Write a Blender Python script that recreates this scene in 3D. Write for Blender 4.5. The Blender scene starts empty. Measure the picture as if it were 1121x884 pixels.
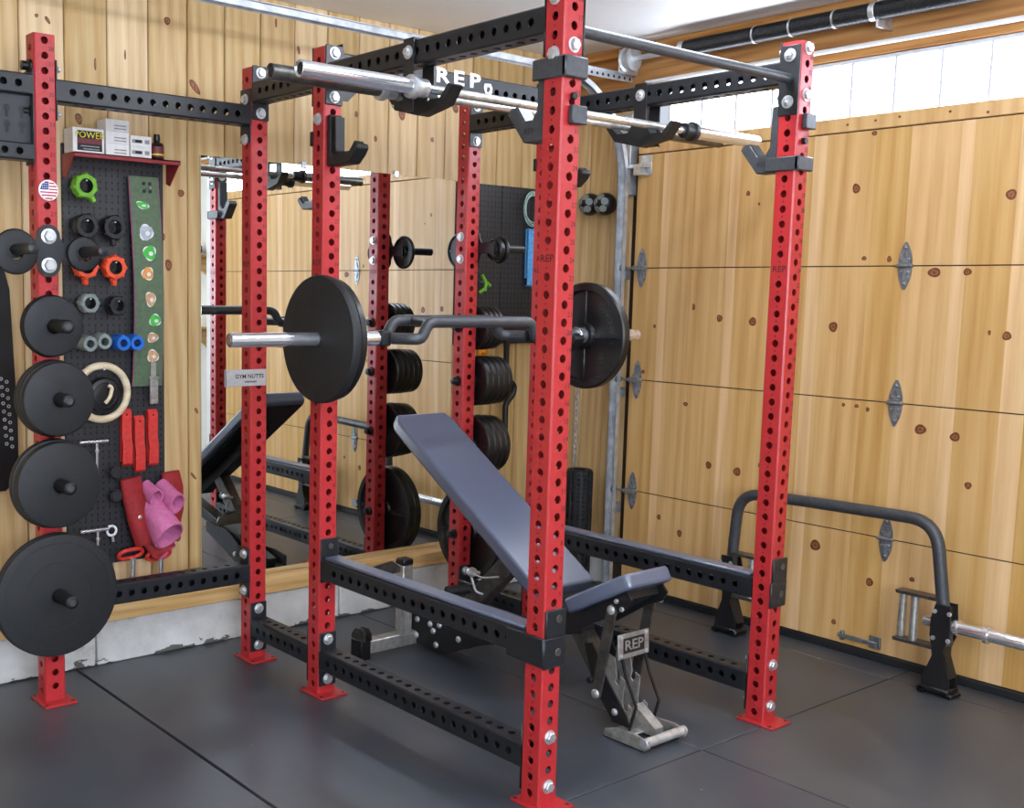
import bpy, math, random
from mathutils import Vector, Matrix
random.seed(7)
PI = math.pi
C = bpy.context.scene.collection
sc = bpy.context.scene

# ------------------------------------------------------------------ materials
def lin(c):
    return tuple((v/255/12.92) if v/255 <= .04045 else ((v/255+.055)/1.055)**2.4 for v in c)

class NT:
    def __init__(s, name):
        s.m = bpy.data.materials.new(name); s.m.use_nodes = True
        s.t = s.m.node_tree; s.t.nodes.clear()
        s.out = s.t.nodes.new('ShaderNodeOutputMaterial')
        s.b = s.t.nodes.new('ShaderNodeBsdfPrincipled')
        s.t.links.new(s.b.outputs[0], s.out.inputs[0])
    def n(s, typ, **kw):
        x = s.t.nodes.new(typ)
        for k, v in kw.items():
            if k.startswith('i_'):
                x.inputs[k[2:].replace('_', ' ')].default_value = v
            else: setattr(x, k, v)
        return x
    def l(s, a, b): s.t.links.new(a, b)
    def coords(s, scale=(1, 1, 1), rot=(0, 0, 0), kind='Object'):
        tc = s.n('ShaderNodeTexCoord'); mp = s.n('ShaderNodeMapping')
        mp.inputs['Scale'].default_value = scale; mp.inputs['Rotation'].default_value = rot
        s.l(tc.outputs[kind], mp.inputs['Vector']); return mp.outputs[0]
    def noise(s, vec, scale, detail=3, rough=.55):
        x = s.n('ShaderNodeTexNoise'); x.inputs['Scale'].default_value = scale
        x.inputs['Detail'].default_value = detail; x.inputs['Roughness'].default_value = rough
        s.l(vec, x.inputs['Vector']); return x.outputs['Fac']
    def ramp(s, fac, stops):
        r = s.n('ShaderNodeValToRGB'); e = r.color_ramp.elements
        while len(e) < len(stops): e.new(.5)
        for i, (p, c) in enumerate(stops):
            e[i].position = p; e[i].color = (*lin(c), 1)
        s.l(fac, r.inputs[0]); return r.outputs[0]
    def math(s, op, a, b=None, clamp=False):
        x = s.n('ShaderNodeMath'); x.operation = op; x.use_clamp = clamp
        for i, v in enumerate((a, b)):
            if v is None: continue
            if isinstance(v, (int, float)): x.inputs[i].default_value = v
            else: s.l(v, x.inputs[i])
        return x.outputs[0]
    def mix(s, fac, a, b, mode='MIX'):
        x = s.n('ShaderNodeMix'); x.data_type = 'RGBA'; x.blend_type = mode
        for i, v in ((0, fac), (6, a), (7, b)):
            if isinstance(v, (int, float)): x.inputs[i].default_value = v
            elif isinstance(v, tuple): x.inputs[i].default_value = (*lin(v), 1)
            else: s.l(v, x.inputs[i])
        return x.outputs[2]
    def bump(s, h, strength=.2, dist=.002):
        b = s.n('ShaderNodeBump'); b.inputs['Strength'].default_value = strength
        b.inputs['Distance'].default_value = dist
        s.l(h, b.inputs['Height']); s.l(b.outputs[0], s.b.inputs['Normal'])
    def set(s, col=None, rough=None, metal=None, spec=None, coat=None):
        for k, v in (('Base Color', col), ('Roughness', rough), ('Metallic', metal), ('Specular IOR Level', spec), ('Coat Weight', coat)):
            if v is None: continue
            if isinstance(v, tuple): s.b.inputs[k].default_value = (*lin(v), 1)
            elif isinstance(v, (int, float)): s.b.inputs[k].default_value = v
            else: s.l(v, s.b.inputs[k])
        return s

def paint(name, col, rough=.45, metal=0., var=.12, scale=60, bstr=.08, spec=.5, coat=0., rv=.35):
    t = NT(name); v = t.coords()
    f = t.noise(v, scale, 4)
    d = tuple(max(0, c*(1-var)) for c in col); e = tuple(min(255, c*(1+var*.6)) for c in col)
    t.set(t.ramp(f, [(.3, d), (.7, e)]), None, metal, spec, coat)
    g = t.noise(v, scale*.2, 3)
    t.set(rough=t.math('ADD', t.math('MULTIPLY', g, rough*rv), rough*(1-rv*.5)))
    if bstr: t.bump(t.noise(v, scale*8, 2), bstr, .0008)
    return t.m

def wood(name, base, dark, light, grain=(26, 26, 1.3), rough=.5, coat=0.):
    t = NT(name); v = t.coords(grain)
    at = t.n('ShaderNodeAttribute'); at.attribute_name = 'tone'; tone = at.outputs['Fac']
    off = t.n('ShaderNodeCombineXYZ')
    t.l(t.math('MULTIPLY', tone, 37.0), off.inputs[0]); t.l(t.math('MULTIPLY', tone, 53.), off.inputs[2])
    ad = t.n('ShaderNodeVectorMath'); t.l(v, ad.inputs[0]); t.l(off.outputs[0], ad.inputs[1]); v2 = ad.outputs[0]
    n1 = t.noise(v2, 1.0, 5, .6); n2 = t.noise(v2, 4.5, 3, .5)
    wv = t.n('ShaderNodeTexWave'); wv.bands_direction = 'DIAGONAL'; wv.inputs['Scale'].default_value = .45
    wv.inputs['Distortion'].default_value = 5; wv.inputs['Detail'].default_value = 2; t.l(v2, wv.inputs['Vector'])
    f = t.math('ADD', t.math('MULTIPLY', n1, .62), t.math('MULTIPLY', n2, .23))
    f = t.math('ADD', f, t.math('MULTIPLY', wv.outputs['Fac'], .15))
    c = t.ramp(f, [(.30, dark), (.5, base), (.72, light)])
    hs = t.n('ShaderNodeHueSaturation')
    t.l(t.math('ADD', t.math('MULTIPLY', tone, .34), .82), hs.inputs['Value'])
    t.l(t.math('SUBTRACT', 1.12, t.math('MULTIPLY', tone, .24)), hs.inputs['Saturation'])
    t.l(c, hs.inputs['Color'])
    t.set(hs.outputs[0], t.math('ADD', t.math('MULTIPLY', n2, .2), rough-.1), coat=coat)
    t.bump(n2, .06, .001)
    return t.m

MT = {}
MT['pine'] = wood('pine boards', (206, 174, 124), (182, 146, 96), (220, 195, 150))
MT['door_wood'] = wood('varnished pine', (212, 168, 106), (194, 146, 84), (224, 186, 128), grain=(18, 18, .8), rough=.42)
MT['lumber'] = wood('framing lumber', (186, 132, 76), (150, 98, 52), (206, 158, 100), grain=(30, 1.5, 30), rough=.6)
MT['sill_wood'] = wood('sill board', (226, 182, 116), (196, 146, 82), (238, 204, 146), grain=(1.5, 30, 30), rough=.45)
MT['pale_wood'] = wood('birch', (226, 208, 172), (206, 184, 146), (238, 226, 198), grain=(6, 6, 30))
MT['knot'] = paint('knot dark', (112, 62, 34), .5, var=.3, scale=120)
MT['knot_core'] = paint('knot core', (150, 92, 50), .5, var=.2, scale=120)
MT['seam'] = paint('seam shadow wood', (60, 42, 26), .8)
MT['red'] = paint('red powder coat', (178, 42, 45), .36, var=.05, scale=90, bstr=.05)
MT['black'] = paint('black powder coat', (28, 30, 34), .4, var=.08, scale=90, bstr=.05, rv=.1)
MT['dark'] = paint('black matte steel', (20, 20, 22), .5, var=.1, scale=70)
MT['grey'] = paint('gunmetal', (74, 76, 80), .42, metal=.35, var=.1)
MT['rubber'] = paint('black rubber', (27, 28, 30), .58, var=.14, scale=140, bstr=.15)
MT['iron'] = paint('cast iron enamel', (20, 20, 21), .34, var=.15, scale=50, bstr=.12)
MT['vinyl'] = paint('grey blue vinyl', (82, 90, 110), .3, var=.02, scale=30, bstr=.0, spec=1.0, rv=.06)
MT['plastic'] = paint('black plastic', (16, 16, 18), .35)
MT['strip'] = paint('wear strip', (88, 95, 112), .32, var=.02, bstr=0., spec=.9, rv=.08)
MT['chrome'] = paint('chrome', (230, 232, 236), .14, .86, var=.03, bstr=0)
MT['zinc'] = paint('zinc plated', (214, 216, 218), .36, .75, var=.12, scale=40, bstr=.03)
MT['galv'] = paint('galvanised', (196, 200, 204), .42, .6, var=.14, scale=18, bstr=.03)
MT['steel'] = paint('brushed stainless', (186, 184, 178), .36, .7, var=.15, scale=40, bstr=.04)
MT['darksteel'] = paint('dark raw steel', (100, 98, 94), .36, .75, var=.2, scale=30, bstr=.05)
MT['bronze'] = paint('bushing bronze', (214, 180, 140), .3, .8, var=.05)
MT['white'] = paint('white paint', (236, 236, 234), .5, var=.02, scale=4, bstr=.03)
MT['framegrey'] = paint('pale grey frame', (214, 216, 222), .5, var=.02)
MT['hinge'] = paint('galvanised hinge', (150, 154, 158), .4, .75, var=.2, scale=60)
MT['satin'] = paint('satin metal', (196, 196, 198), .42, .5, var=.06, scale=80)
MT['card'] = paint('white card', (228, 226, 222), .6, var=.03)
MT['ink'] = paint('black ink', (24, 24, 26), .6)
MT['greyink'] = paint('grey ink', (150, 148, 152), .6)
MT['yellow'] = paint('yellow print', (226, 208, 40), .5)
MT['maroon'] = paint('maroon print', (110, 32, 40), .5)
MT['decal'] = paint('white decal', (240, 240, 242), .4)
MT['shelfred'] = paint('dark red shelf', (142, 30, 36), .4)
MT['lime'] = paint('lime plastic', (112, 176, 40), .4)
MT['orange'] = paint('orange plastic', (232, 78, 36), .4)
MT['orange2'] = paint('amber plastic', (240, 150, 30), .4)
MT['blue'] = paint('blue rubber', (32, 106, 200), .4)
MT['lightblue'] = paint('light blue cloth', (92, 166, 222), .7)
MT['greyrub'] = paint('grey rubber', (128, 138, 134), .5)
MT['teal'] = paint('pale teal cord', (168, 200, 190), .5)
MT['beltgreen'] = paint('olive green leather', (84, 104, 76), .55, var=.1)
MT['pink'] = paint('pink suede', (204, 112, 158), .75, var=.08)
MT['edgepink'] = paint('magenta edge', (160, 70, 120), .6)
MT['strapred'] = paint('red webbing', (206, 48, 40), .55)
MT['deepred'] = paint('deep red suede', (150, 28, 30), .75, var=.15)
MT['bluepad'] = paint('navy print', (44, 62, 130), .5)
MT['flagred'] = paint('flag red', (190, 60, 66), .5)
MT['patch_green'] = paint('patch green', (70, 190, 70), .6)
MT['patch_grey'] = paint('patch grey', (178, 188, 196), .6)
MT['patch_tan'] = paint('patch tan', (206, 160, 120), .6)
MT['patch_orange'] = paint('patch orange', (220, 150, 80), .6)
MT['amber'] = paint('dark bottle', (22, 16, 14), .2)
MT['skinwall'] = paint('plain wall', (226, 220, 208), .7, var=.03, scale=3)

def concrete():
    t = NT('painted concrete'); v = t.coords()
    f = t.noise(v, 7, 6, .65); g = t.noise(v, 2.2, 3)
    f = t.math('ADD', t.math('MULTIPLY', f, .6), t.math('MULTIPLY', g, .4))
    sp = t.n('ShaderNodeSeparateXYZ'); tc = t.n('ShaderNodeTexCoord'); t.l(tc.outputs['Object'], sp.inputs[0])
    st = t.noise(t.coords((1, 1, 2.5)), 6.5, 5, .6)
    edge = t.math('GREATER_THAN', t.math('SUBTRACT', st, t.math('MULTIPLY', sp.outputs[2], 5.0)), .50)
    t.set(t.mix(edge, t.ramp(f, [(.30, (120, 118, 110)), (.40, (196, 194, 188)), (.6, (222, 221, 217)), (.8, (206, 204, 198))]), (96, 94, 86)), .8)
    t.bump(f, .35, .004); return t.m
MT['concrete'] = concrete()

def floormat():
    t = NT('rubber floor mat'); v = t.coords()
    f = t.noise(v, 1.6, 5, .6); g = t.noise(v, 160, 2)
    c = t.ramp(f, [(.3, (50, 54, 61)), (.52, (64, 68, 75)), (.75, (82, 83, 82))])
    vo = t.n('ShaderNodeTexVoronoi'); vo.inputs['Scale'].default_value = 9; t.l(v, vo.inputs['Vector'])
    fl = t.math('LESS_THAN', vo.outputs['Distance'], .035)
    hs = t.math('GREATER_THAN', t.noise(v, 2.5, 1), .56)
    c = t.mix(t.math('MULTIPLY', fl, hs), c, (150, 138, 112))
    t.set(c, t.math('ADD', t.math('MULTIPLY', f, .3), .2), spec=.6)
    t.bump(g, .25, .0012); return t.m
MT['mat'] = floormat()

def pegmat(name, rotx=0):
    # slotted steel pegboard: round holes and upright slots on a one inch grid
    t = NT(name); tc = t.n('ShaderNodeTexCoord'); sp = t.n('ShaderNodeSeparateXYZ'); t.l(tc.outputs['Object'], sp.inputs[0])
    def fr(o, p, s=0.): return t.math('SUBTRACT', t.math('FRACT', t.math('ADD', t.math('DIVIDE', o, p), 40+s)), .5)
    hx = fr(sp.outputs[0], .0254); hz = fr(sp.outputs[2], .0254)
    d = t.math('SQRT', t.math('ADD', t.math('POWER', hx, 2.), t.math('POWER', hz, 2.)))
    hole = t.math('LESS_THAN', d, .17)
    sx = t.math('ABSOLUTE', fr(sp.outputs[0], .0508, .25)); sz = t.math('ABSOLUTE', fr(sp.outputs[2], .0508, .5))
    slot = t.math('MULTIPLY', t.math('LESS_THAN', sx, .035), t.math('LESS_THAN', sz, .24))
    h = t.math('MAXIMUM', hole, slot)
    t.set(t.mix(h, (52, 52, 54), (3, 3, 3)), .42, .2)
    return t.m
MT['peg'] = pegmat('black pegboard steel')

def mirror():
    t = NT('mirror silver'); t.set((232, 236, 234), .0, 1.); return t.m
MT['mirror'] = mirror()

def emit(name, col, st):
    t = NT(name); t.set(col, .5); t.b.inputs['Emission Color'].default_value = (*lin(col), 1)
    t.b.inputs['Emission Strength'].default_value = st; return t.m
MT['daylight'] = emit('daylit frosted pane', (226, 237, 255), 12.0)  # garage door glazing; also the glow of the added front fill window
MT['lamp'] = emit('lamp diffuser', (236, 243, 255), 24.0)

# ------------------------------------------------------------------ mesh builder
def frame(o, right, up):
    r = Vector(right).normalized(); u = Vector(up).normalized(); n = r.cross(u).normalized(); u = n.cross(r)
    return Matrix(((r.x, u.x, n.x, o[0]), (r.y, u.y, n.y, o[1]), (r.z, u.z, n.z, o[2]), (0, 0, 0, 1)))
def axis_frame(o, d):
    d = Vector(d).normalized(); a = Vector((0, 0, 1)) if abs(d.z) < .9 else Vector((0, 1, 0))
    r = a.cross(d).normalized(); return frame(o, r, d.cross(r))
FY = lambda o: frame(o, (1, 0, 0), (0, 0, 1))      # faces -y
FX = lambda o: frame(o, (0, -1, 0), (0, 0, 1))     # faces -x
FP = lambda o: frame(o, (0, 1, 0), (0, 0, 1))      # faces +x
_txt = {}
def text_geo(s, bold=0.):
    if (s, bold) in _txt: return _txt[s, bold]
    cu = bpy.data.curves.new('t', 'FONT'); cu.body = s; cu.size = 1; cu.align_x = 'CENTER'; cu.align_y = 'CENTER'; cu.resolution_u = 2; cu.offset = bold
    ob = bpy.data.objects.new('t', cu); C.objects.link(ob)
    dg = bpy.context.evaluated_depsgraph_get(); me = bpy.data.meshes.new_from_object(ob.evaluated_get(dg))
    g = ([tuple(v.co) for v in me.vertices], [tuple(p.vertices) for p in me.polygons])
    bpy.data.objects.remove(ob); bpy.data.curves.remove(cu); bpy.data.meshes.remove(me)
    _txt[s, bold] = g; return g

class MB:
    def __init__(s): s.v = []; s.f = []; s.m = []; s.t = []
    def add(s, vs, fs, mat=0, M=None, tone=.5):
        b = len(s.v)
        for p in vs:
            p = Vector(p); s.v.append(M @ p if M else p)
        for f in fs:
            s.f.append([b+i for i in f]); s.m.append(mat); s.t.append(tone)
        return s
    def box(s, x0, x1, y0, y1, z0, z1, c=.0015, mat=0, M=None, tone=.5):
        x0, x1 = sorted((x0, x1)); y0, y1 = sorted((y0, y1)); z0, z1 = sorted((z0, z1))
        c = min(c, (x1-x0)*.45, (y1-y0)*.45, (z1-z0)*.45)
        X, Y, Z = (x0, x1), (y0, y1), (z0, z1); vs = []; ix = {}
        for i in (0, 1):
            for j in (0, 1):
                for k in (0, 1):
                    a, b, d = X[i], Y[j], Z[k]; A, B, D = a+(c if i == 0 else -c), b+(c if j == 0 else -c), d+(c if k == 0 else -c)
                    ix[i, j, k, 'x'] = len(vs); vs.append((a, B, D))
                    ix[i, j, k, 'y'] = len(vs); vs.append((A, b, D))
                    ix[i, j, k, 'z'] = len(vs); vs.append((A, B, d))
        fs = []
        for i in (0, 1):
            q = [ix[i, 0, 0, 'x'], ix[i, 1, 0, 'x'], ix[i, 1, 1, 'x'], ix[i, 0, 1, 'x']]; fs.append(q if i else q[::-1])
            q = [ix[0, i, 0, 'y'], ix[0, i, 1, 'y'], ix[1, i, 1, 'y'], ix[1, i, 0, 'y']]; fs.append(q if i else q[::-1])
            q = [ix[0, 0, i, 'z'], ix[1, 0, i, 'z'], ix[1, 1, i, 'z'], ix[0, 1, i, 'z']]; fs.append(q if i else q[::-1])
        for i in (0, 1):
            for j in (0, 1):
                q = [ix[i, j, 0, 'x'], ix[i, j, 0, 'y'], ix[i, j, 1, 'y'], ix[i, j, 1, 'x']]; fs.append(q if (i+j) % 2 == 0 and 0 or (i ^ j) == 0 else q[::-1])
                q = [ix[i, 0, j, 'x'], ix[i, 0, j, 'z'], ix[i, 1, j, 'z'], ix[i, 1, j, 'x']]; fs.append(q[::-1] if (i ^ j) == 0 else q)
                q = [ix[0, i, j, 'y'], ix[0, i, j, 'z'], ix[1, i, j, 'z'], ix[1, i, j, 'y']]; fs.append(q if (i ^ j) == 0 else q[::-1])
        for i in (0, 1):
            for j in (0, 1):
                for k in (0, 1):
                    q = [ix[i, j, k, 'x'], ix[i, j, k, 'y'], ix[i, j, k, 'z']]; fs.append(q if (i+j+k) % 2 else q[::-1])
        return s.add(vs, fs, mat, M, tone)
    def lathe(s, prof, M=None, n=28, mat=0, closed=False):
        vs = []; fs = []; K = len(prof)
        for (r, h) in prof:
            for i in range(n):
                a = 2*PI*i/n; vs.append((r*math.cos(a), r*math.sin(a), h))
        for k in range(K if closed else K-1):
            k2 = (k+1) % K
            for i in range(n):
                j = (i+1) % n; fs.append((k*n+i, k*n+j, k2*n+j, k2*n+i))
        if not closed:
            if prof[0][0] > 1e-6: fs.append(tuple(range(n))[::-1])
            if prof[-1][0] > 1e-6: fs.append(tuple((K-1)*n+i for i in range(n)))
        return s.add(vs, fs, mat, M)
    def cyl(s, p0, p1, r, r1=None, n=20, mat=0, c=.0015):
        p0 = Vector(p0); p1 = Vector(p1); L = (p1-p0).length; r1 = r if r1 is None else r1; c = min(c, L*.3, r*.4)
        return s.lathe([(r-c, 0), (r, c), (r1, L-c), (r1-c, L)], axis_frame(p0, p1-p0), n, mat)
    def prism(s, poly, h0, h1, M=None, mat=0):
        n = len(poly); ar = sum(poly[i][0]*poly[(i+1) % n][1]-poly[(i+1) % n][0]*poly[i][1] for i in range(n))
        if ar < 0: poly = poly[::-1]
        vs = [(p[0], p[1], h0) for p in poly]+[(p[0], p[1], h1) for p in poly]
        fs = [tuple(range(n))[::-1], tuple(range(n, 2*n))]+[(i, (i+1) % n, n+(i+1) % n, n+i) for i in range(n)]
        return s.add(vs, fs, mat, M)
    def hull2(s, A, B, mat=0, M=None):
        n = len(A); vs = list(A)+list(B)
        return s.add(vs, [tuple(range(n))[::-1], tuple(range(n, 2*n))]+[(i, (i+1) % n, n+(i+1) % n, n+i) for i in range(n)], mat, M)
    def tube(s, pts, r, bend=0., n=14, mat=0, closed=False, seg=6):
        P = [Vector(p) for p in pts]
        if bend and not closed:
            Q = [P[0]]
            for i in range(1, len(P)-1):
                a, b, c = P[i-1], P[i], P[i+1]; d = min(bend, (a-b).length*.49, (c-b).length*.49)
                u = b+(a-b).normalized()*d; w = b+(c-b).normalized()*d
                for k in range(seg+1):
                    t = k/seg; Q.append(u*(1-t)**2+b*2*t*(1-t)+w*t*t)
            P = Q+[P[-1]]
        K = len(P); T = []
        for i in range(K):
            a = P[i-1] if (i or closed) else P[i]; b = P[(i+1) % K] if (i < K-1 or closed) else P[i]
            T.append((b-a).normalized())
        up = Vector((0, 0, 1)) if abs(T[0].z) < .9 else Vector((1, 0, 0))
        nx = up.cross(T[0]).normalized(); vs = []; fs = []
        for i in range(K):
            nx = (nx-T[i]*nx.dot(T[i])).normalized(); ny = T[i].cross(nx)
            rr = r[i] if isinstance(r, (list, tuple)) else r
            for k in range(n):
                a = 2*PI*k/n; vs.append(P[i]+nx*math.cos(a)*rr+ny*math.sin(a)*rr)
        for i in range(K if closed else K-1):
            i2 = (i+1) % K
            for k in range(n):
                j = (k+1) % n; fs.append((i*n+k, i*n+j, i2*n+j, i2*n+k))
        if not closed: fs += [tuple(range(n))[::-1], tuple((K-1)*n+k for k in range(n))]
        return s.add(vs, fs, mat)
    def ring(s, R, r, M, n=36, m=12, mat=0, sy=1.):
        return s.tube([M @ Vector((R*math.cos(2*PI*i/n), R*sy*math.sin(2*PI*i/n), 0)) for i in range(n)], r, n=m, mat=mat, closed=True)
    def text(s, t, size, M, mat=0, sx=1., lift=.0006, bold=0.):
        v, f = text_geo(t, bold)
        return s.add([(p[0]*size*sx, p[1]*size, lift) for p in v], f, mat, M)
    def disc(s, rx, ry, M, mat=0, n=16, lift=.0006, rot=0., wob=0.):
        ca, sa = math.cos(rot), math.sin(rot); vs = []
        for i in range(n):
            a = 2*PI*i/n; k = 1+wob*math.sin(3*a+rx*900); x, y = rx*k*math.cos(a), ry*k*math.sin(a); vs.append((x*ca-y*sa, x*sa+y*ca, lift))
        return s.add(vs, [tuple(range(n))], mat, M)
    def sheet(s, prof, w, th, M=None, mat=0):
        # a strip bent along a 2D profile (list of (a,b)), width w along local z, thickness th
        n = len(prof); P = [Vector((p[0], p[1])) for p in prof]; A = []; B = []
        for i in range(n):
            t = (P[min(i+1, n-1)]-P[max(i-1, 0)]).normalized(); nn = Vector((-t.y, t.x))
            A.append(P[i]+nn*th/2); B.append(P[i]-nn*th/2)
        poly = [tuple(a) for a in A]+[tuple(b) for b in B[::-1]]
        vs = []; fs = []
        for h in (-w/2, w/2): vs += [(p[0], p[1], h) for p in poly]
        K = 2*n
        fs += [(i, (i+1) % K, K+(i+1) % K, K+i) for i in range(K)]
        for i in range(n-1):
            j = K-1-i
            fs.append((i, j, j-1, i+1)); fs.append((K+i, K+i+1, K+j-1, K+j))
        return s.add(vs, fs, mat, M)
    def perf(s, L, holes, M=None, mat=0, w=.0762, ch=.005, pitch=.0508, rh=.0127, caps=True, h=None):
        h = h or w; a, b = w/2, h/2
        oct_ = [(a-ch, -b), (a, -b+ch), (a, b-ch), (a-ch, b), (-a+ch, b), (-a, b-ch), (-a, -b+ch), (-a+ch, -b)]
        vs = [(x, y, 0) for x, y in oct_]+[(x, y, L) for x, y in oct_]; fs = []
        for i in (0, 2, 4, 6): fs.append((i, i+1, 8+i+1, 8+i))
        if caps: fs += [tuple(range(8))[::-1], tuple(range(8, 16))]
        s.add(vs, fs, mat, M)
        for key, nrm, rt, hw in (('+x', (1, 0, 0), (0, 1, 0), b-ch), ('-x', (-1, 0, 0), (0, -1, 0), b-ch), ('+y', (0, 1, 0), (-1, 0, 0), a-ch), ('-y', (0, -1, 0), (1, 0, 0), a-ch)):
            o = Vector(nrm)*(a if key[1] == 'x' else b); F = frame(o, rt, (0, 0, 1)); F = M @ F if M else F
            zs = sorted(holes.get(key, ())); prev = 0.
            vs = []; fs = []
            def quad(z0, z1):
                if z1-z0 < 1e-5: return
                k = len(vs); vs.extend([(-hw, z0, 0), (hw, z0, 0), (hw, z1, 0), (-hw, z1, 0)]); fs.append((k, k+1, k+2, k+3))
            for z in zs:
                z0, z1 = max(z-pitch/2, prev), min(z+pitch/2, L)
                quad(prev, z0); k = len(vs); per = []
                for (p, q) in (((-hw, z0), (hw, z0)), ((hw, z0), (hw, z1)), ((hw, z1), (-hw, z1)), ((-hw, z1), (-hw, z0))):
                    for j in range(4): per.append((p[0]+(q[0]-p[0])*j/4, p[1]+(q[1]-p[1])*j/4))
                for p in per: vs.append((p[0], p[1], 0))
                for dz in (0, -.0048):
                    for i in range(16):
                        an = math.radians(-135+22.5*i); vs.append((rh*math.cos(an), z+rh*math.sin(an), dz))
                for i in range(16):
                    j = (i+1) % 16
                    fs.append((k+i, k+j, k+16+j, k+16+i)); fs.append((k+16+i, k+16+j, k+32+j, k+32+i))
                prev = z1
            quad(prev, L)
            s.add(vs, fs, mat, F)
        return s
    def mesh(s, name, mats, loc=(0, 0, 0), ang=38):
        me = bpy.data.meshes.new(name); L = Vector(loc)
        me.from_pydata([tuple(v-L) for v in s.v], [], s.f)
        for m in mats: me.materials.append(MT[m])
        me.polygons.foreach_set('material_index', s.m)
        at = me.attributes.new('tone', 'FLOAT', 'FACE'); at.data.foreach_set('value', s.t)
        me.polygons.foreach_set('use_smooth', [True]*len(s.f)); me.update()
        me.set_sharp_from_angle(angle=math.radians(ang))
        return me

def tag(o, label=None, cat=None, group=None, kind=None):
    for k, v in (('label', label), ('category', cat), ('group', group), ('kind', kind)):
        if v: o[k] = v
    return o
def root(name, loc, label, cat, group=None):
    o = bpy.data.objects.new(name, None); o.empty_display_size = .05; C.objects.link(o); o.location = loc
    return tag(o, label, cat, group)
def wloc(o):
    l = Vector((0, 0, 0))
    while o: l += o.location; o = o.parent
    return l
def part(name, mb, mats, parent, label=None, bev=0, kind=None):
    """world-coordinate builder -> child mesh of parent"""
    if isinstance(mats, str): mats = [mats]
    o = bpy.data.objects.new(name, mb.mesh(name, mats, wloc(parent))); C.objects.link(o); o.parent = parent
    if bev: bevel(o, bev)
    if label: o['label'] = label
    if kind: o['kind'] = kind
    return o
def bevel(o, w, seg=3):
    m = o.modifiers.new('bevel', 'BEVEL'); m.width = w; m.segments = seg; m.limit_method = 'ANGLE'; m.angle_limit = math.radians(40)
def solo(name, mb, mats, loc, label, cat, group=None, bev=0):
    if isinstance(mats, str): mats = [mats]
    o = bpy.data.objects.new(name, mb.mesh(name, mats, loc)); C.objects.link(o); o.location = loc
    if bev: bevel(o, bev)
    return tag(o, label, cat, group)
def struct(name, mb, mats, parent=None):
    if isinstance(mats, str): mats = [mats]
    o = bpy.data.objects.new(name, mb.mesh(name, mats)); C.objects.link(o)
    if parent: o.parent = parent
    else: o['kind'] = 'structure'
    return o
def inst(name, mesh, parent, M):
    o = bpy.data.objects.new(name, mesh); C.objects.link(o); o.parent = parent
    T = Matrix.Translation(-wloc(parent)) @ M; o.matrix_local = T
    return o
def copy_tree(o, parent=None):
    c = o.copy(); C.objects.link(c)
    if parent: c.parent = parent
    for ch in list(o.children): copy_tree(ch, c)
    return c
def dup(o, loc, label, group=None, rot=None, name=None):
    c = copy_tree(o); c.location = loc; c['label'] = label
    if group: c['group'] = group
    if rot is not None: c.rotation_euler = rot
    return c

# ------------------------------------------------------------------ room
W, D, S, XL = 1.1315, 1.1534, .499, -.8587      # rack width, cage depth, storage depth, outer post
RY = D+S
YW, XG, ZC = 2.0, 2.13, 2.75
XMIN, YMIN = -4.2, -4.0

m = MB()   # rubber mats with open seams
xs = [-4.2, -3.09, -1.87, -.655, .565-1.22*.0, 1.9, 2.3]
rows = [(-4.0, -2.52), (-2.515, -1.30), (-1.295, -.045), (-.04, 1.95)]
for (ya, yb) in rows:
    sh = {0: 0, 1: .3, 2: 0.2, 3: 0, 4: 0}[rows.index((ya, yb))]
    for xa, xb in zip([-4.2, -3.095, -1.875, -.651, .74, 1.96], [-3.1, -1.88, -.663, .735, 1.955, 2.4]):
        m.box(xa, xb, ya, yb, -.02, 0, c=.0018)
m.box(XMIN, 2.4, YMIN, YW, -.04, -.02, c=0, mat=1)
struct('floor', m, ['mat', 'dark'])

m = MB()   # back wall boards
x = -.8075-.174*20; i = 0
edges = [-.8075-.174*k for k in range(20, 0, -1)]+[-.8075+.1740*k for k in range(0, 18)]
for a, b in zip(edges, edges[1:]):
    if b < XMIN: continue
    a = max(a, XMIN)
    if a > 2.25: break
    m.box(a+.0012, min(b-.0012, 2.26), YW, YW+.02, .2, ZC, c=.0045, tone=random.random())
m.box(XMIN, 2.3, YW+.006, YW+.03, 0, ZC, c=0, mat=1)
def knot(m, M, rx, ry, rot=0, a=2, b=3):
    m.disc(rx, ry, M, a, 16, .0007, rot, .06); m.disc(rx*.62, ry*.62, M, b, 12, .0012, rot, .08); m.disc(rx*.22, ry*.2, M, a, 8, .0016, rot)
for (kx, kz, rx, ry, rt) in [(-.202, 2.583, .014, .016, 0), (-.51, 2.373, .005, .024, 0), (-.58, 2.159, .014, .022, .3), (-.385, 2.425, .004, .02, 0), (-.739, 2.519, .008, .007, .5), (-.697, 2.509, .007, .016, .6),
        (-.079, 2.34, .014, .036, .7), (-.144, 1.905, .015, .015, 0), (-.202, 1.61, .015, .024, .1), (-.223, 1.724, .006, .014, 0), (-.168, .465, .019, .022, 0), (-.075, 1.0, .007, .014, .5), (-.09, .72, .006, .02, .7),
        (.745, 2.319, .01, .014, 0), (1.011, 2.348, .02, .028, 0), (1.199, 2.248, .011, .012, 0), (.857, 2.22, .009, .014, .1), (.429, 2.558, .007, .018, .2), (.312, 2.655, .006, .02, 0), (1.34, 2.42, .018, .034, .3), (1.66, 2.4, .018, .028, 0), (-.92, 2.2, .016, .01, 0), (-.93, 1.9, .02, .008, 0), (.22, 2.25, .006, .012, 0)]:
    knot(m, FY((kx, YW, kz)), rx, ry, rt)
struct('wall_back', m, ['pine', 'seam', 'knot', 'knot_core'])

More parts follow.
